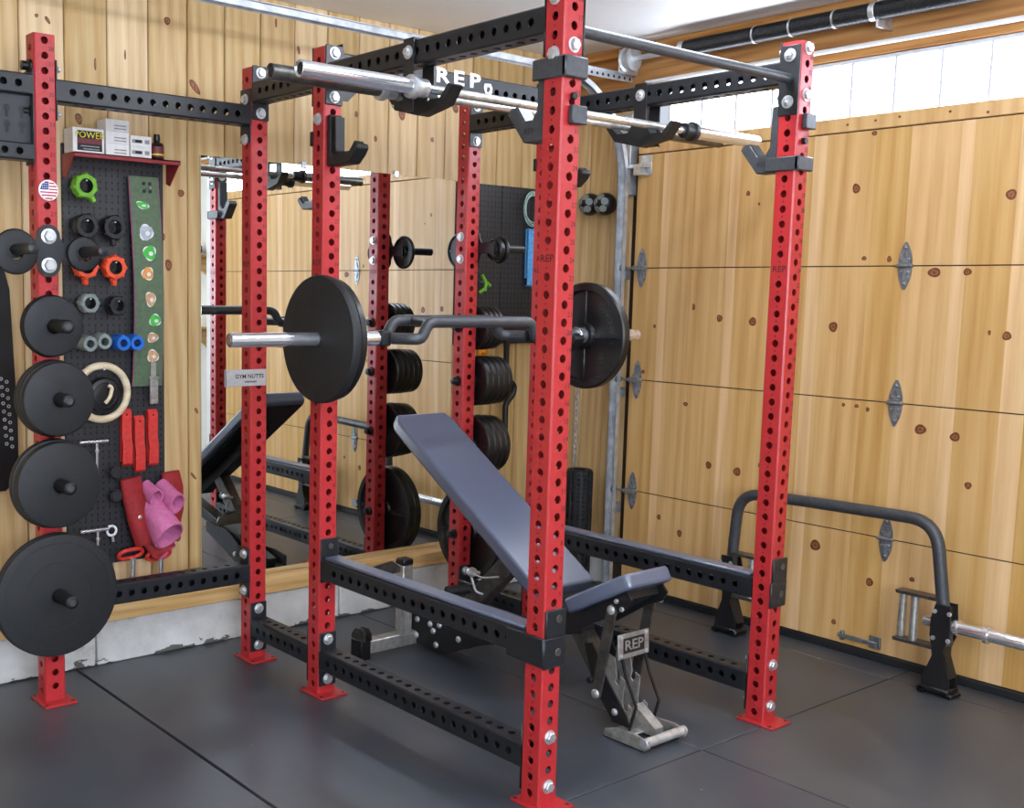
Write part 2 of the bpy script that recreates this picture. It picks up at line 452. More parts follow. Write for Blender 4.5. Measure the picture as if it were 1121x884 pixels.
m = MB()   # concrete footing, two returns
for a, b in ((-4.2, -2.6), (-2.595, -.575), (-.57, .62), (.625, .98), (.985, 2.3)):
    m.box(a, b, 1.912, YW+.03, 0, .178, c=.006)
m.box(2.1, 2.3, 1.6, 1.91, 0, .178, c=.006)
for (a, z) in ((-1.0, 0.), (-.62, 0.), (-.5, 0.), (.02, 0)):
    pass
struct('baseboard_back', m, 'concrete')
m = MB(); m.box(XMIN, 2.3, 1.897, YW, .178, .243, c=.004, tone=.55); m.box(2.085, 2.3, 1.58, 1.9, .178, .243, c=.004, tone=.4)
struct('trim_1', m, 'sill_wood')

m = MB()   # garage-side wall: return boards beside the door, header, wall past the door
yy = 1.56
for k in range(3):
    m.box(2.16, 2.18, yy+.001, yy+.147, .2, 2.55, c=.004, tone=random.random()); yy += .148
m.box(2.17, 2.2, 1.5, YW+.05, 0, ZC, c=0, mat=1)
m.box(2.14, 2.2, YMIN, 2.02, 2.505, ZC, c=.002, mat=2, tone=.45)
m.box(2.12, 2.2, YMIN, 2.0, 2.515, 2.56, c=.004, mat=2, tone=.25)
m.box(2.10, 2.2, YMIN, 2.0, 2.70, ZC, c=.004, mat=2, tone=.3)
m.box(2.14, 2.2, YMIN, -1.805, 0, 2.6, c=.002, mat=3, tone=.5)
struct('wall_right', m, ['pine', 'seam', 'lumber', 'skinwall'])
m = MB(); m.box(2.085, 2.139, -1.90, -1.815, 0, 2.5, c=.003); struct('trim_3', m, 'white')
m = MB(); m.box(2.095, 2.118, YMIN, 1.46, 2.548, 2.566, c=.004); struct('trim_2', m, 'white')
m = MB(); m.box(XMIN, 2.4, YMIN, YW+.05, ZC, ZC+.05, c=0); struct('ceiling', m, 'white')
m = MB(); m.box(XMIN-.05, XMIN, YMIN, YW, 0, ZC, c=0); struct('wall_left', m, 'skinwall')
m = MB(); m.box(XMIN, 2.3, YMIN-.05, YMIN, 0, ZC, c=0); struct('wall_front', m, 'skinwall')
fill_win = bpy.data.objects.new('added_fill_window', None); C.objects.link(fill_win); fill_win['kind'] = 'structure'  # added out of view as fill light for the lower back wall
m = MB()
for a in (-3.42, -2.05, -.68): m.box(a, a+.07, YMIN, YMIN+.05, .9, 2.25, c=.004)
for z in (.9, 2.18): m.box(-3.42, -.61, YMIN, YMIN+.05, z, z+.07, c=.004)
struct('window_frame', m, 'white', fill_win)
m = MB()
for a in (-3.35, -1.98): m.box(a, a+1.3, YMIN+.005, YMIN+.015, .97, 2.18, c=0)
struct('window_pane', m, 'daylight', fill_win)  # glowing panes of the added fill window

# ------------------------------------------------------------------ garage door
door = bpy.data.objects.new('door_1', None); C.objects.link(door); door['kind'] = 'structure'
zs = [.035, .528, 1.097, 1.657, 2.215]
bw = []; y = 1.505
widths = [.16, .045, .15, .19, .05, .2, .17, .06, .22, .15, .2, .05, .17, .09, .2, .24, .06, .21]*3
tones = [random.random() for _ in widths]
bounds = []
for wd, tn in zip(widths, tones):
    nm = 'n' if wd > .1 else 'l'; wd = min(wd, y+1.8)
    bounds.append((y-wd, y, 1.0 if nm == 'l' else .15+.55*tn)); y -= wd
    if y < -1.79: break
knots = [(.335, 1.98, .017, .021, .3), (.86, 1.99, .01, .012, 0), (.80, 1.94, .006, .007, 0), (-.29, 1.92, .02, .02, 0), (.27, 2.2, .012, .01, 0), (.28, 1.69, .011, .009, 0), (.17, 1.685, .01, .013, 0),
         (-.02, 1.63, .026, .019, 0), (-.15, 1.632, .016, .014, 0), (.40, 1.4, .02, .022, 0), (-.315, 1.39, .017, .017, 0), (-.25, 1.4, .006, .01, 0), (.98, 1.42, .016, .017, .2), (.80, 1.41, .019, .02, .2),
         (-.01, 1.0, .024, .02, .2), (-.15, .985, .02, .018, .4), (-.215, .8, .014, .014, 0), (.33, 1.07, .008, .008, 0), (.27, 1.07, .01, .008, 0), (.22, 1.06, .008, .01, 0),
         (1.0, .72, .016, .018, .3), (.84, .71, .02, .02, .3), (.71, .76, .022, .016, .7), (1.15, 1.0, .014, .01, 0), (.42, .44, .024, .024, 0), (.16, .33, .016, .018, 0), (-.02, .38, .011, .01, 0), (1.28, .42, .012, .014, 0), (1.15, .36, .014, .018, 0), (.31, .12, .011, .012, 0), (1.42, 1.14, .012, .01, 0), (1.36, 1.37, .008, .01, 0), (1.13, 1.47, .009, .016, 0)]
for k in range(4):
    m = MB()
    for a, b, tn in bounds:
        m.box(XG, XG+.04, a, b, zs[k]+.0025, zs[k+1]-.0025, c=.0003, tone=tn)
    for (ky, kz, rx, ry, rt) in knots:
        if zs[k] < kz < zs[k+1]: knot(m, FX((XG, ky, kz)), rx, ry, rt, 1, 2)
    struct('door_panel', m, ['door_wood', 'knot', 'knot_core'], door)
m = MB(); m.box(XG+.006, XG+.035, -1.8, 1.505, .03, 2.23, c=0); struct('door_core', m, 'seam', door)
m = MB(); m.box(XG-.004, XG+.035, -1.8, 1.505, 2.217, 2.278, c=.003, tone=.62)
for q in range(30): 
    ky = 1.4-.16*q+random.uniform(-.05, .05)
    if ky > -1.75: m.disc(.006, .005, FX((XG-.004, ky, 2.247+random.uniform(-.015, .018))), 1)
struct('door_rail', m, ['door_wood', 'knot'], door)
m = MB(); m.box(XG, XG+.03, -1.8, 1.505, 2.495, 2.512, c=.002)
yb = 1.33
bars = [1.33-.1885*k for k in range(0, 17)]
for yb in bars: m.box(XG+.002, XG+.026, yb-.0065, yb+.0065, 2.278, 2.497, c=.002)
struct('window_frame', m, 'framegrey', door)
m = MB()
for a, b in zip(bars, bars[1:]): m.box(XG+.010, XG+.016, b+.004, a-.004, 2.278, 2.496, c=0)
struct('window_pane', m, 'daylight', door)
m = MB(); m.box(XG-.012, XG+.03, -1.8, 1.51, 0, .034, c=.004); struct('door_seal', m, 'rubber', door)

def hinge_mesh(roller):
    m = MB(); F = Matrix.Identity(4)   # local: x right, y up, z out of the door
    pet = lambda sgn: [(-.026, sgn*.006), (.026, sgn*.006), (.029, sgn*.02), (.024, sgn*.05), (.012, sgn*.082), (.004, sgn*.096), (-.004, sgn*.096), (-.012, sgn*.082), (-.024, sgn*.05), (-.029, sgn*.02)]
    m.prism(pet(1), 0, .004); m.prism(pet(-1), 0, .004)
    m.cyl((-.034, 0, .008), (.034, 0, .008), .008, n=12)
    m.prism([(-.012, .014), (.012, .014), (.006, .055), (-.006, .055)], .004, .009); m.prism([(-.012, -.014), (.012, -.014), (.006, -.055), (-.006, -.055)], .004, .009)
    for sx, sy in ((.014, .026), (-.014, .026), (0, .072), (.014, -.026), (-.014, -.026), (0, -.072)):
        m.lathe([(.006, .004), (.006, .008), (.003, .010)], Matrix.Translation((sx, sy, 0)), 8)
    if roller:
        m.cyl((-.11, 0, .03), (.03, 0, .03), .006, n=10); m.box(-.032, .032, -.012, .012, .004, .036, c=.002)
        m.lathe([(.008, 0), (.022, .002), (.022, .012), (.008, .014)], Matrix.Translation((-.105, 0, .03)) @ Matrix.Rotation(PI/2, 4, 'Y'), 16)
    return m.mesh('hinge', ['hinge'])
hm0, hm1 = hinge_mesh(False), hinge_mesh(True)
for z in zs[1:4]:
    for yh in (.1, -1.25): inst('hinge', hm0, door, FX((XG-.001, yh, z)))
    inst('hinge', hm1, door, FX((XG-.001, 1.455, z)))
m = MB(); F = FX((XG, 1.455, 2.16))   # top roller bracket
m.box(-.035, .035, -.05, .05, 0, .004, mat=0, M=F); m.box(-.1, .03, -.012, .006, .004, .05, M=F); m.prism([(-.03, -.05), (.03, -.05), (.0, -.012), (-.03, -.012)], .01, .06, F)
struct('roller_bracket', m, 'zinc', door)
m = MB(); F = FX((XG, .12, .075))    # slide latch low on the door
m.box(-.14, .02, -.008, .008, .006, .02, M=F); m.box(-.02, .03, -.022, .03, 0, .012, M=F); m.box(-.15, -.135, -.02, .02, 0, .016, M=F); m.cyl(F @ Vector((-.16, 0, .012)), F @ Vector((.02, 0, .012)), .007)
struct('slide_latch', m, 'hinge', door)

# door track: vertical rail, curve and horizontal run, hung from the wall
t = root('door_track', (2.07, 1.535, 0), 'curved galvanised steel track running up the door edge and along under the ceiling', 'door track')
m = MB()
path = [(2.085, 1.2)]
cv = [(2.085, .03), (2.085, 2.08)]
for k in range(1, 11):
    a = PI/2*k/10; cv.append((2.085-.50*(1-math.cos(a)), 2.08+.50*math.sin(a)))
cv += [(-.6, 2.60), (-2.2, 2.60)]
F = frame((0, 1.55, 0), (1, 0, 0), (0, 0, 1))
m.sheet(cv, .046, .003, F)
inn = lambda d: [(2.085-d, .03), (2.085-d, 2.08)]+[(2.085-.5+(.5-d)*math.cos(PI/2*k/10), 2.08+(.5-d)*math.sin(PI/2*k/10)) for k in range(1, 11)]+[(-2.2, 2.60-d)]
for yy_, d in ((1.573, .0), (1.527, 0.)):
    A = inn(0); B = inn(.024)
    FF = frame((0, yy_, 0), (1, 0, 0), (0, 0, 1)); n_ = len(A)
    vs = [(p[0], p[1], -.0015) for p in A]+[(p[0], p[1], -.0015) for p in B]+[(p[0], p[1], .0015) for p in A]+[(p[0], p[1], .0015) for p in B]; fs = []
    for i in range(n_-1 if len(A) == len(B) else 0):
        fs += [(i, i+1, n_+i+1, n_+i), (2*n_+i, 3*n_+i, 3*n_+i+1, 2*n_+i+1)]
    m.add(vs, fs, 0, FF)
part('rail', m, 'galv', t)
m = MB()
m.box(2.10, 2.16, 1.535, 1.60, 2.02, 2.42, c=.002)

part('jamb_angle', m, 'galv', t)
for zz in (.4, 1.0, 1.6): m = MB(); m.box(2.087, 2.16, 1.555, 1.565, zz, zz+.05, c=.001); part('wall_tab', m, 'galv', t)
m = MB(); m.box(1.55, 2.16, 1.575, 1.579, 2.575, 2.612, c=.001); m.box(1.55, 2.16, 1.555, 1.579, 2.609, 2.612, c=.001)
for k in range(14): m.cyl((1.60+.04*k, 1.574, 2.59), (1.60+.04*k, 1.5745, 2.59), .008, mat=1, n=10, c=0)
part('flag_bracket', m, ['galv', 'dark'], t)

t = root('torsion_spring', (2.03, .6, 2.66), 'black coiled torsion spring on a shaft above the garage door', 'spring')
m = MB(); hel = []
n_t = 190
prof = []
for k in range(n_t):
    y0 = 1.17-k*.0075
    prof += [(.034, y0), (.0365, y0-.002), (.0365, y0-.0055), (.034, y0-.0075)]
m.lathe([(r, -y_) for r, y_ in [(p[0], -p[1]) for p in prof]], frame((2.03, 0, 2.664), (1, 0, 0), (0, 0, 1)) @ Matrix.Scale(-1, 4, (0, 0, 1)), 18)
part('coil', m, 'plastic', t)
m = MB(); m.cyl((2.03, 1.56, 2.664), (2.03, -3.2, 2.664), .0125); part('shaft', m, 'galv', t)
m = MB(); m.cyl((2.03, 1.20, 2.664), (2.03, 1.165, 2.664), .036, .034); part('winding_cone', m, 'zinc', t)
m = MB(); m.cyl((2.03, .26, 2.664), (2.03, .235, 2.664), .038); part('winding_cone', m, 'zinc', t)
m = MB(); m.box(2.02, 2.138, .226, .234, 2.60, 2.71, c=.001); part('centre_bracket', m, 'zinc', t)
for yc_ in (.62, .42, .80): m = MB(); m.lathe([(.0385, 0), (.0385, .008)], frame((2.03, yc_, 2.664), (1, 0, 0), (0, 0, 1)), 20); part('tie_band', m, 'zinc', t)
m = MB(); m.lathe([(.013, 0), (.055, .0), (.058, .006), (.047, .012), (.047, .045), (.058, .05), (.056, .056), (.013, .056)], frame((2.03, 1.53, 2.664), (1, 0, 0), (0, 0, 1)), 28); part('cable_drum', m, 'galv', t)
m = MB(); m.box(1.99, 2.13, 1.535, 1.539, 2.60, 2.71, c=.001); m.lathe([(.02, 0), (.034, 0), (.034, .008), (.02, .008)], frame((2.03, 1.533, 2.664), (1, 0, 0), (0, 0, 1)), 20); part('bearing_plate', m, 'galv', t)

# ------------------------------------------------------------------ mirror and its clips
t = root('wall_mirror', (.64, 1.985, .245), 'large frameless mirror on the wooden wall behind the rack', 'mirror')
m = MB(); m.box(-.06, 1.345, 1.985, 1.999, .246, 2.066, c=.001); part('mirror_glass', m, 'mirror', t)
m = MB()
for cx in (.45, .97): m.box(cx-.012, cx+.012, 1.978, 1.999, 2.052, 2.082, c=.002)
part('clip', m, 'zinc', t)

# ------------------------------------------------------------------ power rack
rack = root('power_rack', (.5657, .8, 0), 'tall red six-post power rack with black crossmembers in front of the mirror', 'power rack')
ZX = [.0405+.0508*k for k in range(46)]; ZY = [.0645+.0508*k for k in range(46)]
TOP = 2.372
m = MB()
zx = [z for k, z in enumerate(ZX) if k != 31 and z < TOP-.015]; zy = [z for z in ZY if z < TOP-.013]
m.perf(TOP, {'-x': zx, '+x': zx, '-y': zy, '+y': zy})
for k in range(7, 45):
    m.text(str(k-6), .021, FY((.0225, -.0381, ZY[k]+.0225)), 1)
for F in (FX((-.0381, 0, ZX[31])), FP((.0381, 0, ZX[31]))): m.text('REP', .03, F, 1, sx=1.1)
for k in range(0, 45, 1): m.disc(.0028, .0028, FX((-.0381, .0, ZX[k]+.0254)), 1, 8)
up_mesh = m.mesh('upright', ['red', 'ink'])
def bolt_geo(m, M=None, r=.0165, h=.0105, washer=True):
    if washer: m.lathe([(.006, 0), (.0215, 0), (.0215, .0025), (.019, .0032)], M, 20)
    m.add(*hexhead(r, .003, h), 0, M)
def hexhead(r, z0, h):
    vs = []; 
    for (rr, z) in ((r, z0), (r, z0+h-.002), (r*.88, z0+h)):
        for i in range(6): a = PI/3*i; vs.append((rr*math.cos(a), rr*math.sin(a), z))
    fs = []
    for k in range(2):
        for i in range(6): j = (i+1) % 6; fs.append((k*6+i, k*6+j, k*6+6+j, k*6+6+i))
    fs.append(tuple(range(12, 18))); return vs, fs
m = MB(); bolt_geo(m); bolt_mesh = m.mesh('bolt', ['zinc'])
m = MB(); bolt_geo(m, r=.015, h=.012); m.cyl((0, 0, .014), (0, 0, .024), .0085, n=14); nut_mesh = m.mesh('nut', ['zinc'])
m = MB(); m.lathe([(.006, 0), (.024, 0), (.024, .008), (.016, .012), (.016, .03), (.0, .032)], None, 20); knob_mesh = m.mesh('bolt', ['plastic'])

m = MB(); m.box(-.057, .064, -.088, .062, 0, .009, c=.002)
for sx, sy in ((.05, -.072), (-.047, -.072), (.05, .05), (-.047, .05)): m.disc(.007, .007, Matrix.Translation((sx, sy, .009)), 1, 12)
base_mesh = m.mesh('base_plate', ['red', 'ink'])
U = {}
for n_, (x, y) in dict(A=(XL, RY), B=(0, RY), C_=(0, D), D_=(0, 0), E=(W, 0), F_=(W, RY), G=(W, D)).items():
    u = inst('upright', up_mesh, rack, Matrix.Translation((x, y, .0))); U[n_] = (u, x, y)
    b = bpy.data.objects.new('base_plate', base_mesh); C.objects.link(b); b.parent = u
def bolt_on(parent, pos, nrm, mesh=None, name='bolt'):
    return inst(name, mesh or bolt_mesh, parent, axis_frame(pos, nrm))
HY = .0381
# bolts on posts: front (-y) faces
for n_ in ('B', 'C_', 'D_', 'E', 'F_', 'G'):
    u, x, y = U[n_]
    for k in (0, 3, 42, 45):
        if n_ in ('C_', 'G') and k in (42, 45) or n_ in ('B', 'F_', 'C_', 'G'): yy_ = y-HY-.006
        else: yy_ = y-HY
        bolt_on(u, (x, yy_, min(ZY[k], 2.352)), (0, -1, 0))
for n_, ks in (('B', (40.5, 43.5)), ('C_', (41, 44)), ('D_', (42,)),):
    u, x, y = U[n_]
    for k in ks:
        bolt_on(u, (x-HY-(.006 if n_ == 'B' else 0), y, ZX[0]+.0508*(k-(.0 if n_ != 'B' else .0))), (-1, 0, 0))
u, x, y = U['D_']; bolt_on(u, (x-HY, y, ZX[45]), (-1, 0, 0))

def beam(name, p0, p1, holes=True, hh=.0762, off=.0, mats='black', flange=True, top=True, fl_h=.205, side_off=0.):
    """square tube between two post faces, plus end flanges"""
    p0 = Vector(p0); p1 = Vector(p1); d = (p1-p0); L = d.length; d.normalize()
    r = Vector((0, 0, 1)).cross(d).normalized(); M = frame(p0, r, (0, 0, 1))   # local z = r x up
    M = Matrix(((r.x, 0, d.x, p0.x), (r.y, 0, d.y, p0.y), (0, 1, 0, p0.z), (0, 0, 0, 1)))
    m = MB(); n = int((L-.05)/.0508); s0 = (L-(n-1)*.0508)/2
    side = [s0+.0508*k for k in range(n)]; tp = [s0+.0254+.0508*k for k in range(n-1)]
    m.perf(L, {'+x': side, '-x': side, '+y': tp if top else [], '-y': tp if top else []} if holes else {}, M, h=hh)
    if flange:
        for a in (0, L-.006):
            m.box(-.0375, .0375, -fl_h/2, fl_h/2, a, a+.006, c=.002, M=M)
    o = part(name, m, mats, rack); return o
ZT = 2.274; ZB = .141
g = .0385
for x_, lab in ((0, 'left'), (W, 'right')):
    beam('crossmember', (x_, RY-g, ZT), (x_, D+g, ZT)); b1 = beam('crossmember', (x_, D-g, ZT), (x_, g, ZT))
    beam('crossmember', (x_, RY-g, ZB), (x_, D+g, ZB)); b2 = beam('crossmember', (x_, D-g, ZB), (x_, g, ZB))
    for b_, zz in ((b1, ZT), (b2, ZB)):
        for dz in (-.0762, .0762): bolt_on(b_, (x_, g+.006, zz+dz), (0, 1, 0), nut_mesh, 'nut')
# link beams from the outer post
b3 = beam('crossmember', (XL+g, RY, 2.188), (-g, RY, 2.188)); b4 = beam('crossmember', (XL+g, RY, .367), (-g, RY, .367))
for zz in (2.188, .367):
    for dz in (-.0762, .0762): bolt_on(b3 if zz > 1 else b4, (XL+g+.006, RY, zz+dz), (1, 0, 0), nut_mesh, 'nut'); bolt_on(U['A'][0], (XL-HY, RY, zz+dz), (-1, 0, 0), knob_mesh if zz > 1 else None)
for dz in (-.0762, .0762): bolt_on(U['B'][0], (-HY-.006, RY, .367+dz), (-1, 0, 0))
# storage crossmember with key-slot plate running off to the left
m = MB()
for zc, hh in ((2.198, .07), (1.972, .058)):
    M = Matrix(((0, 0, -1, XL-g-.004), (1, 0, 0, RY), (0, 1, 0, zc), (0, 0, 0, 1)))
    m.perf(1.1, {'-x': [.05+.0508*k for k in range(20)], '+x': [.05+.0508*k for k in range(20)]}, M, h=hh, rh=.0127)
m.box(XL-1.1, XL-g-.004, RY-.012, RY-.006, 1.995, 2.17, c=.001)
for k in range(20):
    for zz in (2.115, 2.062):
        F = FY((XL-.075-.0508*k, RY-.012, zz)); m.disc(.0125, .0125, F, 1, 16); m.prism([(-.006, -.03), (.006, -.03), (.006, 0), (-.006, 0)], 0, .0005, F, 1)
m.box(XL-g-.006, XL-g, RY-.037, RY+.037, 1.93, 2.25, c=.001)
part('storage_crossmember', m, ['black', 'ink'], rack)
# name plate crossmember between the rear cage posts
m = MB(); zc = 2.308
M = Matrix(((0, 0, 1, g), (-1, 0, 0, D), (0, 1, 0, zc), (0, 0, 0, 1)))
L = W-2*g; hs = [.04+.0508*k for k in range(int((L-.06)/.0508)+1)]
hs = [h for h in hs if not .36 < h < .735]
M = Matrix(((0, 0, 1, g), (1, 0, 0, D), (0, 1, 0, zc), (0, 0, 0, 1)))
m.perf(L, {'-x': hs, '+x': hs}, M, h=.1)
for a in (g, W-g-.006): m.prism([(-.0375, -.11), (.0375, -.11), (.0375, .08), (-.0375, .08)], 0, .006, Matrix(((0, 0, 1, a), (-1, 0, 0, D), (0, 1, 0, zc), (0, 0, 0, 1))))
for sx, a in ((1, g), (-1, W-g)):
    m.prism([(0, -.05), (sx*.1, -.05), (sx*.03, -.115), (0, -.115)], -.003, .003, frame((a, D-.03, zc), (1, 0, 0), (0, 0, 1)))
F = FY((.605, D-HY, zc))
for k, ch in enumerate('REP'): m.text(ch, .074, FY((.506+.083*k, D-HY, zc+.0285)), 1, sx=1.55, bold=.03)
F = FY((.567, D-HY, zc+.012)); m.prism([(-.145, -.03), (-.122, -.024), (-.122, .022), (-.137, .03), (-.145, .03)], .0004, .001, F, 1)
F2 = FY((.742, D-HY, zc+.006)); m.prism([(-.018, .022), (.014, .024), (.024, .01), (.022, -.01), (.006, -.027), (-.006, -.024), (-.016, -.008), (-.022, .006)], .0004, .001, F2, 1); m.prism([(-.004, .012), (.010, .010), (.012, 0), (0, -.012), (-.008, -.004)], .001, .0014, F2, 0)
part('nameplate_crossmember', m, ['black', 'decal'], rack)
# pull-up bar with flanges
pu = MB(); pu.cyl((g, 0, 2.25), (W-g, 0, 2.25), .0165, n=24)
pub = part('pull_up_bar', pu, 'grey', rack)
for a in (g, W-g-.006):
    m = MB(); m.box(a, a+.006, -.0375, .0375, 2.13, 2.36, c=.002); fl = part('bar_flange', m, 'black', rack)
for z in (ZX[42], ZX[45]): bolt_on(fl, (W-g-.006, 0, z), (-1, 0, 0), nut_mesh, 'nut'); bolt_on(U['E'][0], (W+HY, 0, z), (1, 0, 0))
# weight horns: outer post points at the viewer, rear right post points at the garage door
def horn(p, d, L, r=.0235):
    m = MB(); p = Vector(p); d = Vector(d)
    m.lathe([(.034, 0), (.034, .006), (r, .008), (r, L-.006), (r*.8, L-.001), (r*.72, L)], axis_frame(p, d), 24); m.lathe([(r*.5, 0), (r*.5, .001)], axis_frame(p+d*L, d), 16, 1)
    return part('weight_horn', m, ['dark', 'grey'], rack)
H1 = [1.378, 1.125, .82, .415]
for z in H1: horn((XL, RY-HY, z), (0, -1, 0), .175)
H2 = [1.36, 1.112, .808, .39]
for z in H2:
    horn((W+HY, RY, z), (1, 0, 0), .25)
    bolt_on(U['F_'][0], (W-HY, RY, z), (-1, 0, 0), knob_mesh)
def bracket(o, rt, nrm, horns):
    F = frame(o, rt, (0, 0, 1)); m = MB()
    pl = []
    for a in range(0, 181, 20): pl.append((.0415*math.cos(math.radians(a)), .05+.0415*math.sin(math.radians(a))))
    pl += [(-.0415, .045), (-.055, .024), (-.14, .024), (-.14, -.024), (-.055, -.024), (-.0415, -.045)]
    for a in range(180, 361, 20): pl.append((.0415*math.cos(math.radians(a)), -.05+.0415*math.sin(math.radians(a))))
    pl += [(.0415, -.045), (.055, -.024), (.14, -.024), (.14, .024), (.055, .024), (.0415, .045)]
    m.prism(pl, 0, .008, F)
    for sx in (-.122, .122):
        m.lathe([(.03, .008), (.03, .012), (.0185, .014), (.0185, horns), (.014, horns+.003)], F @ Matrix.Translation((sx, 0, 0)), 22)
    b = part('twin_horn_bracket', m, ['black'], rack)
    return b, F
b, F = bracket((XL, RY-HY, 1.637), (1, 0, 0), None, .19)
for dz in (.05, -.05): inst('bolt', bolt_mesh, b, F @ Matrix.Translation((0, dz, .008)) @ Matrix.Scale(1.25, 4))
b, F = bracket((W+HY, RY, 1.722), (0, 1, 0), None, .2)
for dz in (.05, -.05): bolt_on(b, (W-HY, RY, 1.722+dz), (-1, 0, 0)); inst('nut', nut_mesh, b, F @ Matrix.Translation((0, dz, .008)))

# ------------------------------------------------------------------ weight plates
def plate(name, r, t, style, label, group, ring=True):
    """round plate lying with its axis along local z, face at z = t"""
    o = root(name, (0, 0, 0), label, 'weight plate', group)
    m = MB(); h = .0262
    if style == 'bumper':
        m.lathe([(h, 0), (r-.01, 0), (r-.003, .002), (r, .008), (r, t-.008), (r-.003, t-.002), (r-.01, t), (h, t)], None, 48, closed=True)
        for rr in (r*.86, r*.55): m.lathe([(rr-.002, t-.001), (rr-.001, t+.0006), (rr+.001, t+.0006), (rr+.002, t-.001)], None, 48, closed=True)
        body = part('plate_body', m, 'rubber', o)
    elif style == 'flat':
        m.lathe([(h, 0), (r-.012, 0), (r-.002, .003), (r, .009), (r, t-.012), (r-.004, t-.003), (r-.012, t), (h, t)], None, 56, closed=True)
        body = part('plate_body', m, 'rubber', o)
    else:
        d = t*.32
        m.lathe([(h, 0), (r*.23, 0), (r*.26, d), (r*.82, d), (r*.86, 0), (r-.006, 0), (r, .006), (r, t-.006), (r-.006, t), (r*.86, t), (r*.82, t-d), (r*.26, t-d), (r*.23, t), (h, t)], None, 48, closed=True)
        for k in range(4):
            a = PI/2*k+PI/4*0
            R_ = Matrix.Rotation(a, 4, 'Z')
            m.box(r*.22, r*.84, -.008, .008, .004, t-.004, c=.003, M=R_)
        if r > .15:
            for s, a0, rr in (('STANDARD', -62, .68), ('BARBELL', 118, .68)):
                for i, chx in enumerate(s):
                    a = math.radians(a0+(i-len(s)/2)*9.5)
                    m.text(chx, r*.17, Matrix.Rotation(a+PI/2, 4, 'Z') @ Matrix.Translation((0, -r*rr, t-d)), 1, lift=.0015)
            m.text('45', r*.2, Matrix.Translation((r*.4, r*.42, t-d)), 1, lift=.0015); m.text('LBS', r*.14, Matrix.Translation((-r*.4, -r*.42, t-d)), 1, lift=.0015)
        body = part('plate_body', m, ['iron', 'grey'], o)
    if ring:
        m = MB(); m.lathe([(h, -.0005), (h+.006, -.0005), (h+.006, t+.0012), (h, t+.0012)], None, 28, closed=True); part('hub_ring', m, 'dark' if style != 'iron' else 'iron', o)
    return o
ROT_Y = Matrix.Rotation(PI/2, 4, 'X').to_euler()      # local z -> -y
ROT_X = Matrix.Rotation(PI/2, 4, 'Y').to_euler()      # local z -> +x
def hang_y(z, specs, group):     # specs: (radius, thickness, style, label), from post outwards
    y = RY-HY-.0065
    for r, t_, st, lb in specs:
        o = plate('weight_plate', r, t_, st, lb, group); o.rotation_euler = ROT_Y; o.location = (XL, y, z+.0-.0262+.0235); y -= t_+.0012
def hang_x(z, specs, group):
    x = W+HY+.0065
    for r, t_, st, lb in specs:
        o = plate('weight_plate', r, t_, st, lb, group); o.rotation_euler = ROT_X; o.location = (x, RY, z-.0027); x += t_+.0012
gU1 = 'plates on the left outer post'
hang_y(H1[0], [(.110, .018, 'flat', 'dark rim of the small plate behind the front plate below the twin-horn bracket'), (.108, .018, 'flat', 'small flat black plate just below the twin-horn bracket, left post')], gU1)
hang_y(H1[1], [(.137, .026, 'flat', 'back plate of the stack beside the wooden ring, touching the red post'), (.135, .026, 'flat', 'middle plate of the stack beside the wooden gymnastic ring'), (.131, .028, 'flat', 'front black plate of the stack overlapping the wooden gymnastic ring')], gU1)
hang_y(H1[2], [(.161, .032, 'flat', 'rear plate of the pair second from the bottom on the left post'), (.154, .038, 'flat', 'front black plate second from the bottom on the left post')], gU1)
hang_y(H1[3], [(.226, .020, 'flat', 'thin rear plate behind the biggest plate low on the left post'), (.224, .022, 'bumper', 'biggest black plate, lowest on the left post near the floor')], gU1)
def on_bracket(x, y, z, d, r, t_, st, lb, g_):
    o = plate('weight_plate', r, t_, st, lb, g_); o.rotation_euler = ROT_Y if d == 'y' else ROT_X; o.location = (x, y, z); return o
on_bracket(XL-.122, RY-HY-.0135, 1.637-.0075, 'y', .078, .018, 'flat', 'small change plate on the left horn of the twin bracket at picture edge', 'small plates on the left bracket')
on_bracket(XL+.122, RY-HY-.0135, 1.637-.0075, 'y', .062, .014, 'flat', 'smallest change plate on the right horn of the twin bracket over orange collar', 'small plates on the left bracket')
on_bracket(W+HY+.0135, RY+.122, 1.722-.0075, 'x', .082, .02, 'iron', 'small iron plate on the rear horn of the right bracket, behind the post', 'small plates on the right bracket')
on_bracket(W+HY+.0135, RY-.122, 1.722-.0075, 'x', .052, .03, 'iron', 'small iron plate nearest the post on the right bracket horn', 'small plates on the right bracket')
on_bracket(W+HY+.0450, RY-.122, 1.722-.0075, 'x', .062, .018, 'iron', 'outer small iron plate on the right bracket by the dark pegboard', 'small plates on the right bracket')
gU6 = 'iron plates on the right rear post'
hang_x(H2[0], [(.103, .03, 'iron', 'inner iron plate of the topmost stack beside the right rear post'), (.103, .03, 'iron', 'second iron plate of the topmost stack on the right rear post'), (.103, .03, 'iron', 'third iron plate of the topmost stack on the right rear post'), (.100, .03, 'iron', 'outermost iron plate of the topmost stack, behind the multi-grip bar handles')], gU6)
hang_x(H2[1], [(.116, .034, 'iron', 'inner iron plate of the middle stack under the amber hook'), (.116, .034, 'iron', 'second iron plate of the middle stack under the amber hook'), (.116, .034, 'iron', 'third iron plate of the middle stack under the amber hook'), (.114, .034, 'iron', 'fourth iron plate of the middle stack under the amber hook'), (.112, .03, 'iron', 'outermost iron plate of the middle stack beside the black bent bar')], gU6)
hang_x(H2[2], [(.142, .036, 'iron', 'inner iron plate of the stack just above the bench backrest'), (.142, .036, 'iron', 'second iron plate of the stack just above the bench backrest'), (.139, .036, 'iron', 'third iron plate of the stack just above the bench backrest'), (.135, .034, 'iron', 'outermost iron plate of the stack just above the bench backrest')], gU6)
